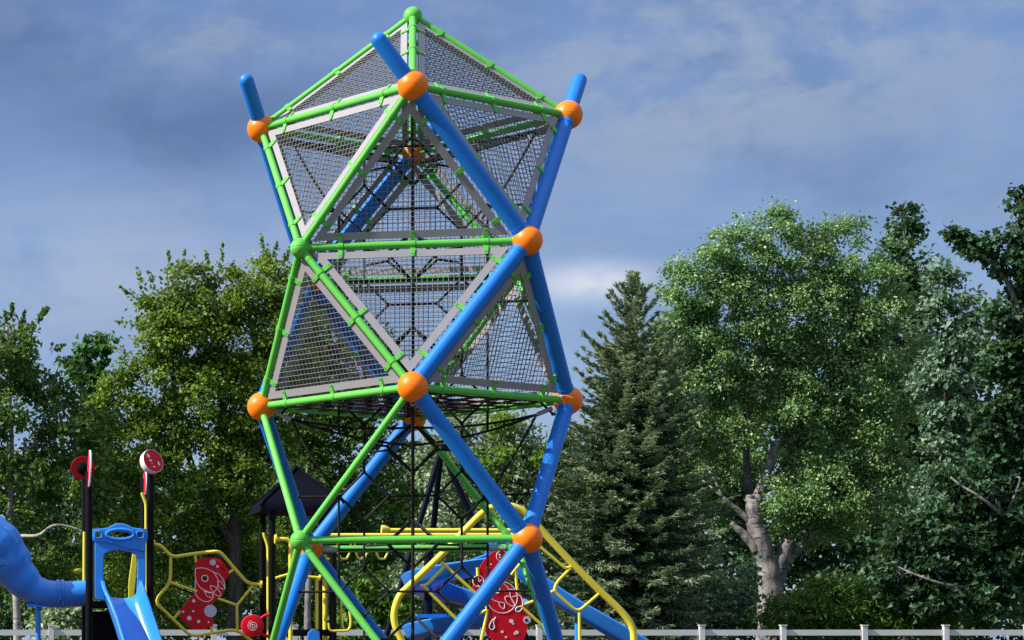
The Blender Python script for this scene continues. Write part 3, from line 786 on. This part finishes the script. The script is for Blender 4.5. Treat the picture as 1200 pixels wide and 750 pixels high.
dot(mb, zb_(530, 590), 30 * K, Ys - .004, 2); dot(mb, zb_(525, 592), 12 * K, Ys - .008, 3)
for x, y, r in ((405, 600, 16), (420, 620, 8), (332, 685, 11), (448, 690, 15), (432, 700, 9), (362, 727, 9), (215, 172, 11), (242, 145, 6), (372, 215, 8), (309, 68, 9), (313, 90, 7)): dot(mb, zb_(x, y), r * K, Ys - .004)
mb.build('fish_panel', [RED, WHITE, PALE, NAVY], arch)

# ------------------------------------------------------------------ spiral slide and straight slide behind the arch
cs = at(545, 753, 38.4); cs.z = 0
spiral = thing('spiral_slide', 'blue plastic spiral slide behind the yellow arched climber', 'slide', cs)
pole = MB(); pole.rod((cs.x - .62, cs.y, -.03), (cs.x - .62, cs.y, at(0, 650, 38.4).z), .07, 18); pole.build('pole', NAVY, spiral)
pts = []
for i in range(34):
    t = i / 33; a = R(20 - 560 * t); rad = .72
    pts.append(Vector((cs.x + rad * math.cos(a), cs.y + rad * math.sin(a), at(0, 655, 38.4).z - 1.35 * t)))
chute(pts, .30, .20, 'chute', spiral, smooth=2)
mb = MB(); mb.box((cs.x - .62, cs.y - .05, at(0, 722, 38.4).z), .5, .5, .06); mb.build('landing', PBLUE, spiral)
st = thing('straight_slide', 'blue straight slide sloping down to the right behind the arched climber', 'slide', Vector((at(660, 0, 37).x, 37.2, 0)))
chute([at(572, 645, 37.6), at(590, 657, 37.6), at(610, 675, 37.55), at(650, 705, 37.45), at(700, 735, 37.3), at(750, 765, 37.2), at(800, 793, 37.1), at(840, 812, 37.0), at(870, 818, 36.95)], .27, .20, 'chute', st)
c = at(677, 722, 37.42); mb = MB(); mb.rod((c.x, c.y, -.03), (c.x, c.y, c.z + .02), .05, 16); mb.build('support_leg', PBLUE, st)
# ------------------------------------------------------------------ swing frame
sw = thing('tripod_frame', 'dark navy tripod of leaning tubes seen through the lower tower', 'frame', Vector((at(517, 0, 41).x, 41.5, 0)))
top = at(517, 526, 41)
for foot in (at(427, 0, 41), at(655, 0, 41), at(487, 0, 43.2)):
    d = Vector((foot.x, foot.y, -.03)) - top; mb = MB(); mb.rod(top + d.normalized() * .03, top + d, .056, 16); mb.build('leg', NAVY, sw)
mb = MB(); mb.box(top + Vector((0, -.02, .01)), .26, .16, .10); mb.build('top_plate', NAVY, sw)

# ------------------------------------------------------------------ trees and plants
def unit(a): return a / np.maximum(np.linalg.norm(a, axis=1, keepdims=True), 1e-9)

def quads_object(name, V, tint, mat, parent=None, origin=None, kind=None):
    """V: (N,4,3) leaf blades, each with its own random tint"""
    n = len(V); me = bpy.data.meshes.new(name)
    off = np.array(origin if origin is not None else (0, 0, 0), float)
    me.vertices.add(4 * n); me.vertices.foreach_set('co', (V.reshape(-1, 3) - off).astype(np.float32).ravel())
    me.loops.add(4 * n); me.loops.foreach_set('vertex_index', np.arange(4 * n, dtype=np.int32))
    me.polygons.add(n); me.polygons.foreach_set('loop_start', np.arange(0, 4 * n, 4, dtype=np.int32))
    me.polygons.foreach_set('use_smooth', np.zeros(n, bool))
    a = me.attributes.new('tint', 'FLOAT', 'FACE'); a.data.foreach_set('value', tint.astype(np.float32))
    me.materials.append(mat); me.update(calc_edges=True)
    o = bpy.data.objects.new(name, me); COL.objects.link(o)
    if parent: o.parent = parent
    if kind: o['kind'] = kind
    return o

def blades(P, axis, nrm, L, W, fold, rng):
    """leaf blades: a kite of four corners, creased along the midrib"""
    axis = unit(axis); nrm = nrm - axis * (nrm * axis).sum(1, keepdims=True); nrm = unit(nrm); s = np.cross(axis, nrm)
    L = L[:, None]; W = W[:, None]; up = nrm * (fold * W)
    return np.stack([P - axis * L * .5, P + axis * L * .02 + s * W * .5 + up, P + axis * L * .5, P + axis * L * .02 - s * W * .5 + up], 1)

def lobes_at(specs, Y):
    """(px, py, rx_px, rz_px[, dY[, ry factor]]) -> centre, radii"""
    out = []
    for s in specs:
        px, py, rx, rz = s[:4]; dy = s[4] if len(s) > 4 else 0.0; k = s[5] if len(s) > 5 else .8
        y = Y + dy; sc = y / FPX; out.append((np.array(at(px, py, y)), np.array((rx * sc, max(rx, rz * .8) * sc * k, rz * sc))))
    return out

def crown_clumps(lobes, density, rng, inner=.55):
    C, O = [], []
    for c, r in lobes:
        n = max(4, int(density * (r[0] * r[2] + r[0] * r[1] + r[1] * r[2]) / 3))
        d = unit(rng.normal(size=(n, 3))); k = inner + (1 - inner) * rng.random(n) ** .6
        k *= 1 + rng.normal(size=n) * .09
        C.append(c + d * r * k[:, None]); O.append(unit(d / r))
    return np.concatenate(C), np.concatenate(O)

def leaves(C, O, per, cr, L, W, rng, up=.38, out=.55, jit=.95, droop=.35, flat=.7, tint_c=.16, tint_l=.20, mid=.42, fold=.25):
    n = len(C); m = rng.poisson(per, n); idx = np.repeat(np.arange(n), m); N = len(idx)
    rc = cr * (.65 + .7 * rng.random(n))
    off = rng.normal(size=(N, 3)) * np.array((1, 1, flat)) * .55
    off *= (np.minimum(1, 1.5 / np.maximum(np.linalg.norm(off, axis=1), 1e-6)))[:, None]
    P = C[idx] + off * rc[idx][:, None]
    ou = unit(off + O[idx] * .6)
    nr = np.array((0, 0, 1.0)) * up + ou * out + rng.normal(size=(N, 3)) * jit * .6
    ax = ou * .8 + rng.normal(size=(N, 3)) * .6 - np.array((0, 0, droop))
    V = blades(P, ax, unit(nr), L * (.65 + .7 * rng.random(N)), W * (.65 + .7 * rng.random(N)), fold, rng)
    t = mid + rng.normal(size=n)[idx] * tint_c + rng.normal(size=N) * tint_l
    return V, np.clip(t, 0, 1)

def sprigs(bases, dirs, length, n, L, W, rng, mid=.55):
    """leafy shoots that break the outline"""
    Vs, T = [], []
    for b, d in zip(bases, dirs):
        d = np.array(d) / np.linalg.norm(d); ln = length * (.6 + .8 * rng.random()); k = int(n * ln / length)
        t = rng.random(k); P = np.array(b) + d * (t * ln)[:, None] + rng.normal(size=(k, 3)) * .10 * (1.15 - t)[:, None] * length
        ax = d * .5 + rng.normal(size=(k, 3)) * .7; nr = rng.normal(size=(k, 3)) * .6 + np.array((0, -.1, .7))
        Vs.append(blades(P, ax, unit(nr), L * (.7 + .6 * rng.random(k)), W * (.7 + .6 * rng.random(k)), .25, rng)); T.append(np.clip(mid + rng.normal(size=k) * .2, 0, 1))
    return np.concatenate(Vs), np.concatenate(T)

def limb(mb, pts, r0, r1, rng, wob=.05, n=10, k=5):
    pts = spline(pts, k); m = len(pts)
    rad = [r0 + (r1 - r0) * (i / (m - 1)) ** .8 for i in range(m)]
    ph = rng.random(4) * 6.3
    pts = [p + Vector((math.sin(i * .9 + ph[0]), math.sin(i * .7 + ph[1]), 0)) * wob * rad[i] for i, p in enumerate(pts)]
    rad = [r * (1 + .035 * math.sin(i * 1.3 + ph[2]) + rng.normal() * .012) for i, r in enumerate(rad)]
    mb.sweep(pts, rad, n)

def branches(mb, hubs, C, every, rng, r0=.05, r1=.012):
    """thin branches from the nearest hub below to some of the leaf clumps"""
    H = np.array(hubs)
    for c in C[::every]:
        d = np.linalg.norm((H - c) * np.array((1, 1, .8)), axis=1) + np.maximum(0, H[:, 2] - c[2] + .2) * 2
        h = H[np.argmin(d)]; m = (h + c) / 2 + rng.normal(size=3) * .15 + np.array((0, 0, .12 * np.linalg.norm(c - h)))
        limb(mb, [Vector(h), Vector(m), Vector(c)], r0, r1, rng, .1, 6, 4)

def tree(name, label, Y, foot_px, lobes, trunk, bark, leafm, seed, dens, per, cr, L, W, hubs_extra=(), every=14, group=None, cat='tree', sprig=None, br=(.05, .012), inner=.55, **kw):
    rng = np.random.default_rng(seed); foot = at(foot_px, 753, Y); foot.z = -.03
    t = thing(name, label, cat, foot, group)
    lb = lobes_at(lobes, Y); C, O = crown_clumps(lb, dens, rng, inner)
    keep = C[:, 2] > .25; C, O = C[keep], O[keep]
    V, T = leaves(C, O, per, cr, L, W, rng, **kw)
    if sprig:
        b = [np.array(at(px, py, Y + .2)) for px, py, dx, dz in sprig]; d = [(dx, rng.normal() * .2, dz) for px, py, dx, dz in sprig]
        V2, T2 = sprigs(b, d, sprig_len, sprig_n, L, W, rng); V = np.concatenate([V, V2]); T = np.concatenate([T, T2])
    quads_object('crown', V, T, leafm, t, foot)
    mb = MB(); hubs = []
    for pts, r0, r1 in trunk:
        P = [at(p[0], p[1], Y + (p[2] if len(p) > 2 else 0)) for p in pts]; limb(mb, P, r0 * Y / FPX, r1 * Y / FPX, rng, .06, 14, 6)
        hubs += [np.array(p) for p in spline(P, 4)]
    for h in hubs_extra: hubs.append(np.array(at(*h, Y)))
    branches(mb, hubs, C, every, rng, *br)
    mb.build('trunk', bark, t, auto=False)
    return t
sprig_len, sprig_n = .62, 34

# left tree with a pale birch trunk
tree('broadleaf_tree', 'leafy tree with a thin pale trunk standing behind the curved blue tube slide', 72.0, 20,
     [(8, 425, 40, 60), (50, 440, 40, 45), (-30, 430, 50, 70), (15, 510, 55, 60), (75, 500, 45, 50), (20, 590, 60, 60), (85, 575, 45, 50), (-50, 540, 60, 90), (50, 660, 60, 40, 1.5), (20, 690, 80, 40, 2), (108, 505, 28, 26, 1), (118, 548, 34, 36, 1)],
     [([(22, 790), (19, 700), (14, 640), (12, 590), (14, 520), (10, 440), (8, 380)], 5.5, 1.5), ([(16, 630), (25, 628, -1.5), (45, 627, -2.6), (62, 616, -2.8), (80, 617, -2.8), (100, 624, -2.8)], 2.4, 1.0), ([(14, 560), (40, 520), (60, 460), (70, 420)], 2.5, .8), ([(12, 575), (-20, 500), (-40, 440)], 2.5, .8)],
     B_BIRCH, L_LEFT, 11, 13, 70, .42, .20, .13, every=12,
     sprig=[(8, 385, -.1, 1), (14, 372, .05, 1), (22, 390, .3, 1), (36, 385, .7, .8), (45, 372, .6, .7), (62, 410, .8, .35), (30, 400, -.2, 1), (70, 425, .9, .3), (0, 380, -.3, 1)], tint_c=.2)
# sapling with big dark leaves
tree('maple_sapling', 'young dark green maple with large leaves between the two taller left trees', 76.5, 108,
     [(103, 408, 15, 20), (120, 425, 12, 30), (96, 440, 14, 26), (112, 465, 18, 26), (98, 490, 26, 34), (120, 500, 22, 30)],
     [([(106, 760), (104, 600), (106, 500), (104, 405)], 2.6, .7), ([(105, 520), (118, 470), (121, 410)], 1.4, .5), ([(105, 510), (94, 460), (94, 430)], 1.4, .5)],
     B_GREY, L_SAP, 12, 26, 18, .30, .28, .25, every=9, jit=.9, up=.2, out=.8, br=(.022, .008), inner=.2)
# big yellow-green tree
tree('broadleaf_tree', 'large yellow-green tree with several crown tops left of the climbing tower', 74.5, 276,
     [(184, 388, 30, 52), (207, 347, 28, 40), (222, 400, 50, 60), (252, 348, 32, 45), (275, 400, 45, 55), (318, 335, 26, 46), (340, 390, 40, 60), (290, 355, 24, 35), (185, 450, 42, 50), (240, 470, 60, 60), (320, 470, 60, 70),
      (150, 480, 34, 45), (165, 540, 50, 50), (230, 550, 60, 50), (300, 560, 60, 60), (130, 580, 45, 50), (190, 620, 60, 55, .5), (120, 650, 50, 45, .5), (250, 650, 50, 50, 1.5), (320, 640, 60, 50, 1.5), (200, 700, 90, 40, 2.0), (124, 500, 22, 24), (128, 470, 16, 24)],
     [([(277, 790), (275, 700), (276, 620), (272, 560), (262, 480), (255, 400), (250, 340)], 11, 2), ([(276, 620), (300, 540), (320, 440), (320, 340)], 6, 1.4), ([(275, 640), (230, 560), (205, 460), (195, 370)], 6, 1.4), ([(274, 660), (200, 620), (150, 560)], 4, 1.2)],
     B_DARK, L_YELLOW, 13, 24, 92, .40, .140, .110, every=36, tint_c=.18,
     sprig=[(200, 318, -.1, 1), (212, 318, .2, 1), (180, 335, -.4, 1), (246, 318, -.2, 1), (258, 314, .1, 1), (270, 320, .3, 1), (312, 305, -.2, 1), (322, 302, .1, 1), (332, 310, .4, 1), (162, 352, -.8, .6), (148, 380, -1, .3), (146, 410, -1, .2), (168, 338, -.3, 1), (145, 440, -1, .2), (115, 490, -.5, .8), (132, 470, -.6, .7)])
# darker neighbour behind the tower
tree('broadleaf_tree', 'dark green tree directly behind the left half of the climbing tower', 79.0, 362,
     [(385, 520, 45, 45), (350, 525, 40, 45), (340, 490, 45, 60), (345, 420, 40, 50), (340, 560, 50, 60), (385, 365, 45, 50), (420, 420, 45, 50), (380, 450, 55, 60), (440, 490, 42, 50), (400, 540, 60, 60), (360, 600, 60, 60, 1.5), (440, 600, 50, 70, 1.0), (470, 560, 35, 50), (395, 660, 70, 40, 2), (460, 680, 50, 40, 2)],
     [([(384, 790), (382, 660), (376, 560), (382, 450), (388, 380)], 6.2, 1.6), ([(366, 560), (410, 500), (430, 430)], 3, 1)],
     B_GREY, L_LEFT, 14, 15, 70, .42, .16, .12, every=24, tint_c=.15)
tree('slender_tree', 'small tree with a slim straight pale grey trunk behind the roofed turret', 69.6, 361,
     [(352, 590, 26, 26), (362, 560, 24, 28), (340, 575, 20, 24), (372, 595, 18, 22)], [([(362, 790), (360.5, 730), (361.5, 660), (359, 600), (360, 545)], 5.4, 1.5)],
     B_GREY, L_LEFT, 24, 26, 60, .34, .15, .11, every=10, mid=.3)
# pale tree to the right behind the tower
tree('broadleaf_tree', 'pale grey-green tree seen through the open right side of the lower tower', 73.0, 590,
     [(560, 508, 40, 40), (605, 530, 38, 42), (520, 550, 36, 50), (632, 560, 34, 46), (575, 590, 50, 50), (625, 640, 45, 50), (530, 630, 46, 50), (500, 690, 60, 40, 1), (590, 690, 70, 40, 1), (640, 600, 36, 46)],
     [([(592, 790), (590, 680), (592, 600), (600, 540), (606, 500)], 6, 1.2), ([(590, 620), (560, 560), (550, 510)], 3, 1)],
     B_GREY, L_PALE, 15, 19, 85, .42, .17, .125, every=24, tint_c=.17)
tree('young_bush', 'bright yellow-green young tree in front of the pale tree behind the tower', 71.2, 583,
     [(585, 520, 18, 22), (580, 545, 20, 22), (590, 500, 10, 14), (583, 600, 16, 30), (640, 540, 14, 14)],
     [([(583, 790), (584, 640), (586, 560), (588, 500)], 2.2, .6)], B_DARK, L_SHRUB, 16, 18, 60, .35, .17, .12, every=8, mid=.9, br=(.02, .008))
# great broadleaf tree with a forked pale trunk
tree('broadleaf_tree', 'great broad tree with a thick pale forked trunk and silvery green crown', 78.0, 903,
     [(803, 345, 32, 40), (838, 312, 34, 42), (875, 300, 32, 40), (912, 292, 32, 44), (948, 318, 36, 45), (985, 300, 28, 48), (860, 365, 50, 45), (915, 375, 50, 45), (800, 400, 38, 45), (845, 430, 46, 45), (980, 380, 46, 60), (1020, 350, 36, 60), (900, 440, 50, 45, 1.0), (955, 450, 50, 45), (1010, 440, 46, 55),
      (815, 480, 42, 45, .5), (820, 545, 36, 40, 1.5), (960, 520, 46, 45), (1015, 520, 50, 50), (930, 585, 30, 35, -.5), (975, 580, 50, 42, -.5), (1040, 580, 46, 50), (880, 510, 40, 40, 3), (950, 620, 36, 24, .5), (1060, 450, 40, 60, 1), (785, 440, 26, 40, 1), (915, 485, 22, 18, -.8), (868, 505, 18, 16, -.6), (940, 475, 30, 26, -.4), (835, 595, 20, 32, 2.5), (868, 560, 16, 20, 2.5), (925, 560, 18, 24, 2.0)],
     [([(903, 800), (903, 740), (903, 700), (902, 675), (897, 650), (887, 622), (884, 600), (883, 585)], 17.5, 8), ([(884, 600), (894, 566), (904, 540), (908, 523), (918, 508), (924, 470), (930, 400)], 7.5, 2), ([(905, 690), (913, 664), (919, 648), (925, 634)], 12, 8),
      ([(921, 658), (934, 645), (946, 634), (957, 622)], 7, 3.5), ([(889, 645), (877, 631), (866, 621), (857, 613)], 8, 2.6), ([(885, 618), (874, 606), (860, 594), (847, 583)], 5, 2), ([(884, 600), (880, 588), (879, 580)], 6, 5), ([(900, 690, 1.5), (880, 600, 1.8), (873, 500, 1.8), (868, 420, 1.5), (850, 340, 1.2)], 7, 1.4), ([(873, 500, 1.8), (900, 400, 1), (912, 310, .5)], 4, 1.2),
      ([(908, 560, .8), (960, 480, .6), (1000, 400, .5), (1020, 330, .5)], 4, 1.2), ([(873, 520, 1.5), (830, 440, .5), (805, 360, .3)], 4, 1.2)],
     B_PALE, L_BIG, 17, 28, 125, .38, .115, .092, every=24, mid=.48, br=(.046, .013), tint_c=.15,
     sprig=[(905, 268, -.1, 1), (915, 262, .1, 1), (870, 275, -.3, 1), (835, 285, -.3, 1), (985, 268, .1, 1), (800, 318, -.5, 1), (950, 285, .1, 1), (780, 345, -.8, .7)])
tree('ivy_clad_tree', 'narrow dark tree top rising behind the right shoulder of the great broad tree', 82.0, 1055,
     [(1062, 275, 14, 34), (1050, 310, 20, 46), (1068, 330, 14, 50), (1055, 380, 30, 60), (1050, 460, 30, 70), (1070, 560, 40, 80)],
     [([(1058, 800), (1056, 600), (1052, 450), (1048, 340), (1062, 262)], 7, 1)], B_GREY, L_DARK, 18, 20, 60, .38, .20, .16, every=18, mid=.5)
tree('ivy_clad_tree', 'columnar blue-green ivy covered tree between great tree and dark maple', 74.0, 1112,
     [(1098, 335, 13, 28), (1110, 365, 22, 40), (1118, 410, 24, 45), (1105, 460, 30, 55), (1120, 520, 30, 55), (1100, 590, 30, 60)],
     [([(1112, 800), (1112, 600), (1108, 450), (1100, 330)], 6, 1)], B_DARK, L_BLUE, 19, 22, 75, .36, .20, .16, every=22, up=.25, out=.8)
# dark maple at the right edge
t6 = tree('maple_tree', 'dark glossy maple with large leaves at the right edge reaching out one branch', 69.0, 1215,
     [(1206, 240, 14, 28), (1230, 262, 28, 50), (1122, 279, 9, 8), (1140, 285, 13, 11), (1163, 292, 17, 16), (1190, 300, 22, 28), (1208, 352, 22, 40), (1222, 322, 26, 40), (1205, 470, 26, 40), (1215, 440, 30, 40), (1172, 372, 10, 14), (1198, 420, 26, 44), (1168, 425, 10, 30), (1240, 400, 46, 90), (1165, 500, 24, 34), (1195, 530, 40, 50), (1135, 580, 38, 38), (1195, 600, 50, 50), (1090, 635, 46, 38), (1160, 655, 60, 42), (1230, 650, 60, 60), (1060, 682, 36, 28), (1120, 704, 60, 28)],
     [([(1216, 800), (1214, 600), (1212, 420), (1206, 260)], 12, 2), ([(1213, 430), (1180, 330), (1130, 284)], 5, 1), ([(1213, 500), (1170, 430)], 4, 1), ([(1112, 558, -.2), (1128, 570, -.9), (1145, 580, -1.2), (1162, 593, -1.2), (1183, 612, -.6), (1205, 640, 0)], .9, 2.4), ([(1052, 664, -.2), (1070, 672, -.8), (1100, 683, -1.0), (1131, 688, -.8), (1160, 689, 0)], .7, 2.0), ([(1213, 640), (1140, 600), (1100, 560)], 4, 1.5)],
     B_GREY, L_DARK, 20, 36, 64, .33, .200, .18, every=40, up=.35, out=.6, jit=.8, tint_l=.25)

# spruce
def spruce(px, Y, top_py, seed):
    rng = np.random.default_rng(seed); foot = at(px, 753, Y); foot.z = -.03; ztop = at(px, top_py, Y).z; H = ztop - foot.z
    t = thing('spruce_tree', 'tall dark spruce with drooping tiers of branches right of the tower', 'tree', foot)
    prof_h = [0, .06, .12, .25, .42, .60, .78, .90, .97, 1]; prof_r = [2.2, 2.85, 3.05, 2.95, 2.6, 2.1, 1.38, .62, .22, .04]
    P, A, Nn, Ls, Ws, Tn = [], [], [], [], [], []; wood = MB(); h = .08
    wood.sweep([foot + Vector((rng.normal() * .015, rng.normal() * .015, H * k)) for k in np.linspace(0, 1, 14)], [.17 * (1 - k) + .012 for k in np.linspace(0, 1, 14)], 12)
    while h < .985:
        Rr = np.interp(h, prof_h, prof_r); nb = 11 if h < .8 else (6 if h < .93 else 4)
        for j in range(nb):
            a = 2 * math.pi * (j + rng.random() * .9) / nb; ln = Rr * (.72 + .42 * rng.random()); z0 = foot.z + H * h + rng.normal() * .06
            rise = np.interp(h, [0, .5, .8, 1], [-.22, -.05, .35, 1.0]); ca, sa = math.cos(a), math.sin(a); K = max(5, int(ln / .19)); k = np.linspace(.08, 1, K)
            zz = z0 + ln * (rise * k - .30 * k ** 2 * (1 - h) + .24 * k ** 4)
            pts = np.stack([foot.x + ca * ln * k, foot.y + sa * ln * k, zz], 1)
            wood.sweep([(foot.x, foot.y, z0)] + [tuple(p) for p in pts[::2]], lerp_list([.028, .006], 1 + len(pts[::2])), 5)
            br_t = rng.normal() * .17
            for i in range(K):
                d = pts[min(i + 1, K - 1)] - pts[max(i - 1, 0)]; d /= np.linalg.norm(d); side = np.cross(d, (0, 0, 1)); side /= np.linalg.norm(side); ups = np.cross(side, d)
                tl = (.14 + .46 * (1 - k[i]) ** .7 * min(1, ln / 1.8)) * (.7 + .6 * rng.random())
                for sgn in (-1, 1, 0):
                    if sgn == 0 and i < K - 2 and rng.random() < .5: continue
                    tw = unit((d * (.8 if sgn else 1.0) + side * sgn * .8 + ups * (.10 + rng.normal() * .2) + np.array((0, 0, -.12)))[None])[0]
                    nseg = max(1, int(tl / .17))
                    for s in range(nseg):
                        q = pts[i] + tw * tl * (s + .3) / nseg
                        for _ in range(6):
                            ax = tw + rng.normal(size=3) * .26; P.append(q + rng.normal(size=3) * .025); A.append(ax); Nn.append(np.array((0, 0, 1)) + rng.normal(size=3) * .7)
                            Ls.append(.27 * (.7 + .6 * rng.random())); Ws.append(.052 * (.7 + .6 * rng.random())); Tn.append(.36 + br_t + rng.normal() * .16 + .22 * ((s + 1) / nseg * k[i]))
        h += .0175 if h < .8 else .023
    V = blades(np.array(P), np.array(A), unit(np.array(Nn)), np.array(Ls), np.array(Ws), .3, rng)
    print('spruce blades', len(V))
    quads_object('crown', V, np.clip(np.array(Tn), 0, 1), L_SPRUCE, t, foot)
    wood.build('trunk', B_DARK, t, auto=False)
spruce(741, 70.5, 322, 31)

# shrubs along the fence
def shrub(label, Y, px, lobes, mat, seed, dens, per, cr, L, W, **kw):
    rng = np.random.default_rng(seed); foot = at(px, 753, Y); foot.z = -.03
    t = thing('shrub', label, 'shrub', foot); lb = lobes_at(lobes, Y); C, O = crown_clumps(lb, dens, rng, .5); k = C[:, 2] > .1; C, O = C[k], O[k]
    V, T = leaves(C, O, per, cr, L, W, rng, **kw); quads_object('foliage', V, T, mat, t, foot)
    mb = MB(); branches(mb, [np.array((foot.x + dx, foot.y, 0.0)) for dx in (-.5, 0, .5)], C, 6, rng, .03, .008); mb.build('stem', B_DARK, t, auto=False)
shrub('wide mid-green shrub of slender leaves at the foot of the forked pale trunk', 70.5, 1000, [(925, 722, 36, 26), (975, 712, 48, 34), (1030, 716, 48, 32), (1085, 722, 40, 26)], L_SHRUB, 41, 60, 60, .34, .26, .055, flat=.6, mid=.2)
shrub('pale green shrub below the curved blue tube slide beside the fence', 69.5, 82, [(62, 735, 20, 22), (85, 722, 22, 26), (100, 740, 24, 22)], L_PALE, 42, 60, 40, .34, .19, .14, mid=.5)
shrub('light green maple-leaved shrub behind the fence under the overhead ladder', 70.0, 428, [(420, 715, 22, 26), (440, 700, 24, 30), (462, 722, 26, 24), (400, 735, 30, 18)], L_SHRUB, 43, 55, 30, .38, .24, .19, mid=.7)
shrub('low blue-green bush at the foot of the spruce tree', 73.5, 830, [(800, 700, 40, 34), (850, 690, 36, 40), (760, 715, 40, 28), (690, 720, 40, 30)], L_BLUE, 44, 40, 36, .40, .18, .13, mid=.25)

# undergrowth and the wood behind: uncountable masses
def mass(name, label, lobes, mat, seed, dens, per, cr, L, W, **kw):
    rng = np.random.default_rng(seed); C, O = [], []
    for Y, specs in lobes:
        c, o = crown_clumps(lobes_at(specs, Y), dens, rng, .6); C.append(c); O.append(o)
    C = np.concatenate(C); O = np.concatenate(O); k = C[:, 2] > .05; V, T = leaves(C[k], O[k], per, cr, L, W, rng, **kw)
    o = quads_object(name, V, T, mat, None, None, 'stuff'); o['label'] = label
rs = np.random.default_rng(5)
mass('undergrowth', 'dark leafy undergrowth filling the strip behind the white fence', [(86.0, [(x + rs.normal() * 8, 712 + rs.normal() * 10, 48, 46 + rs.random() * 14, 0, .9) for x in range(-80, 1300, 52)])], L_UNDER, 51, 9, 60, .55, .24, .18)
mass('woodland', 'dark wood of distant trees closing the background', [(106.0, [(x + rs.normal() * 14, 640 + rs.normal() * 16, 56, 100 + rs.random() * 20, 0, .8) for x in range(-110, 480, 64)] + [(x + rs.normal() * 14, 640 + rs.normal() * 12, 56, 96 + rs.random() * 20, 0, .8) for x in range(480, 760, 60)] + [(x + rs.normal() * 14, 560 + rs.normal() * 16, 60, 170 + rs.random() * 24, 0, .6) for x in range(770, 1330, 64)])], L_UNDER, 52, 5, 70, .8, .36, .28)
print('scene built')
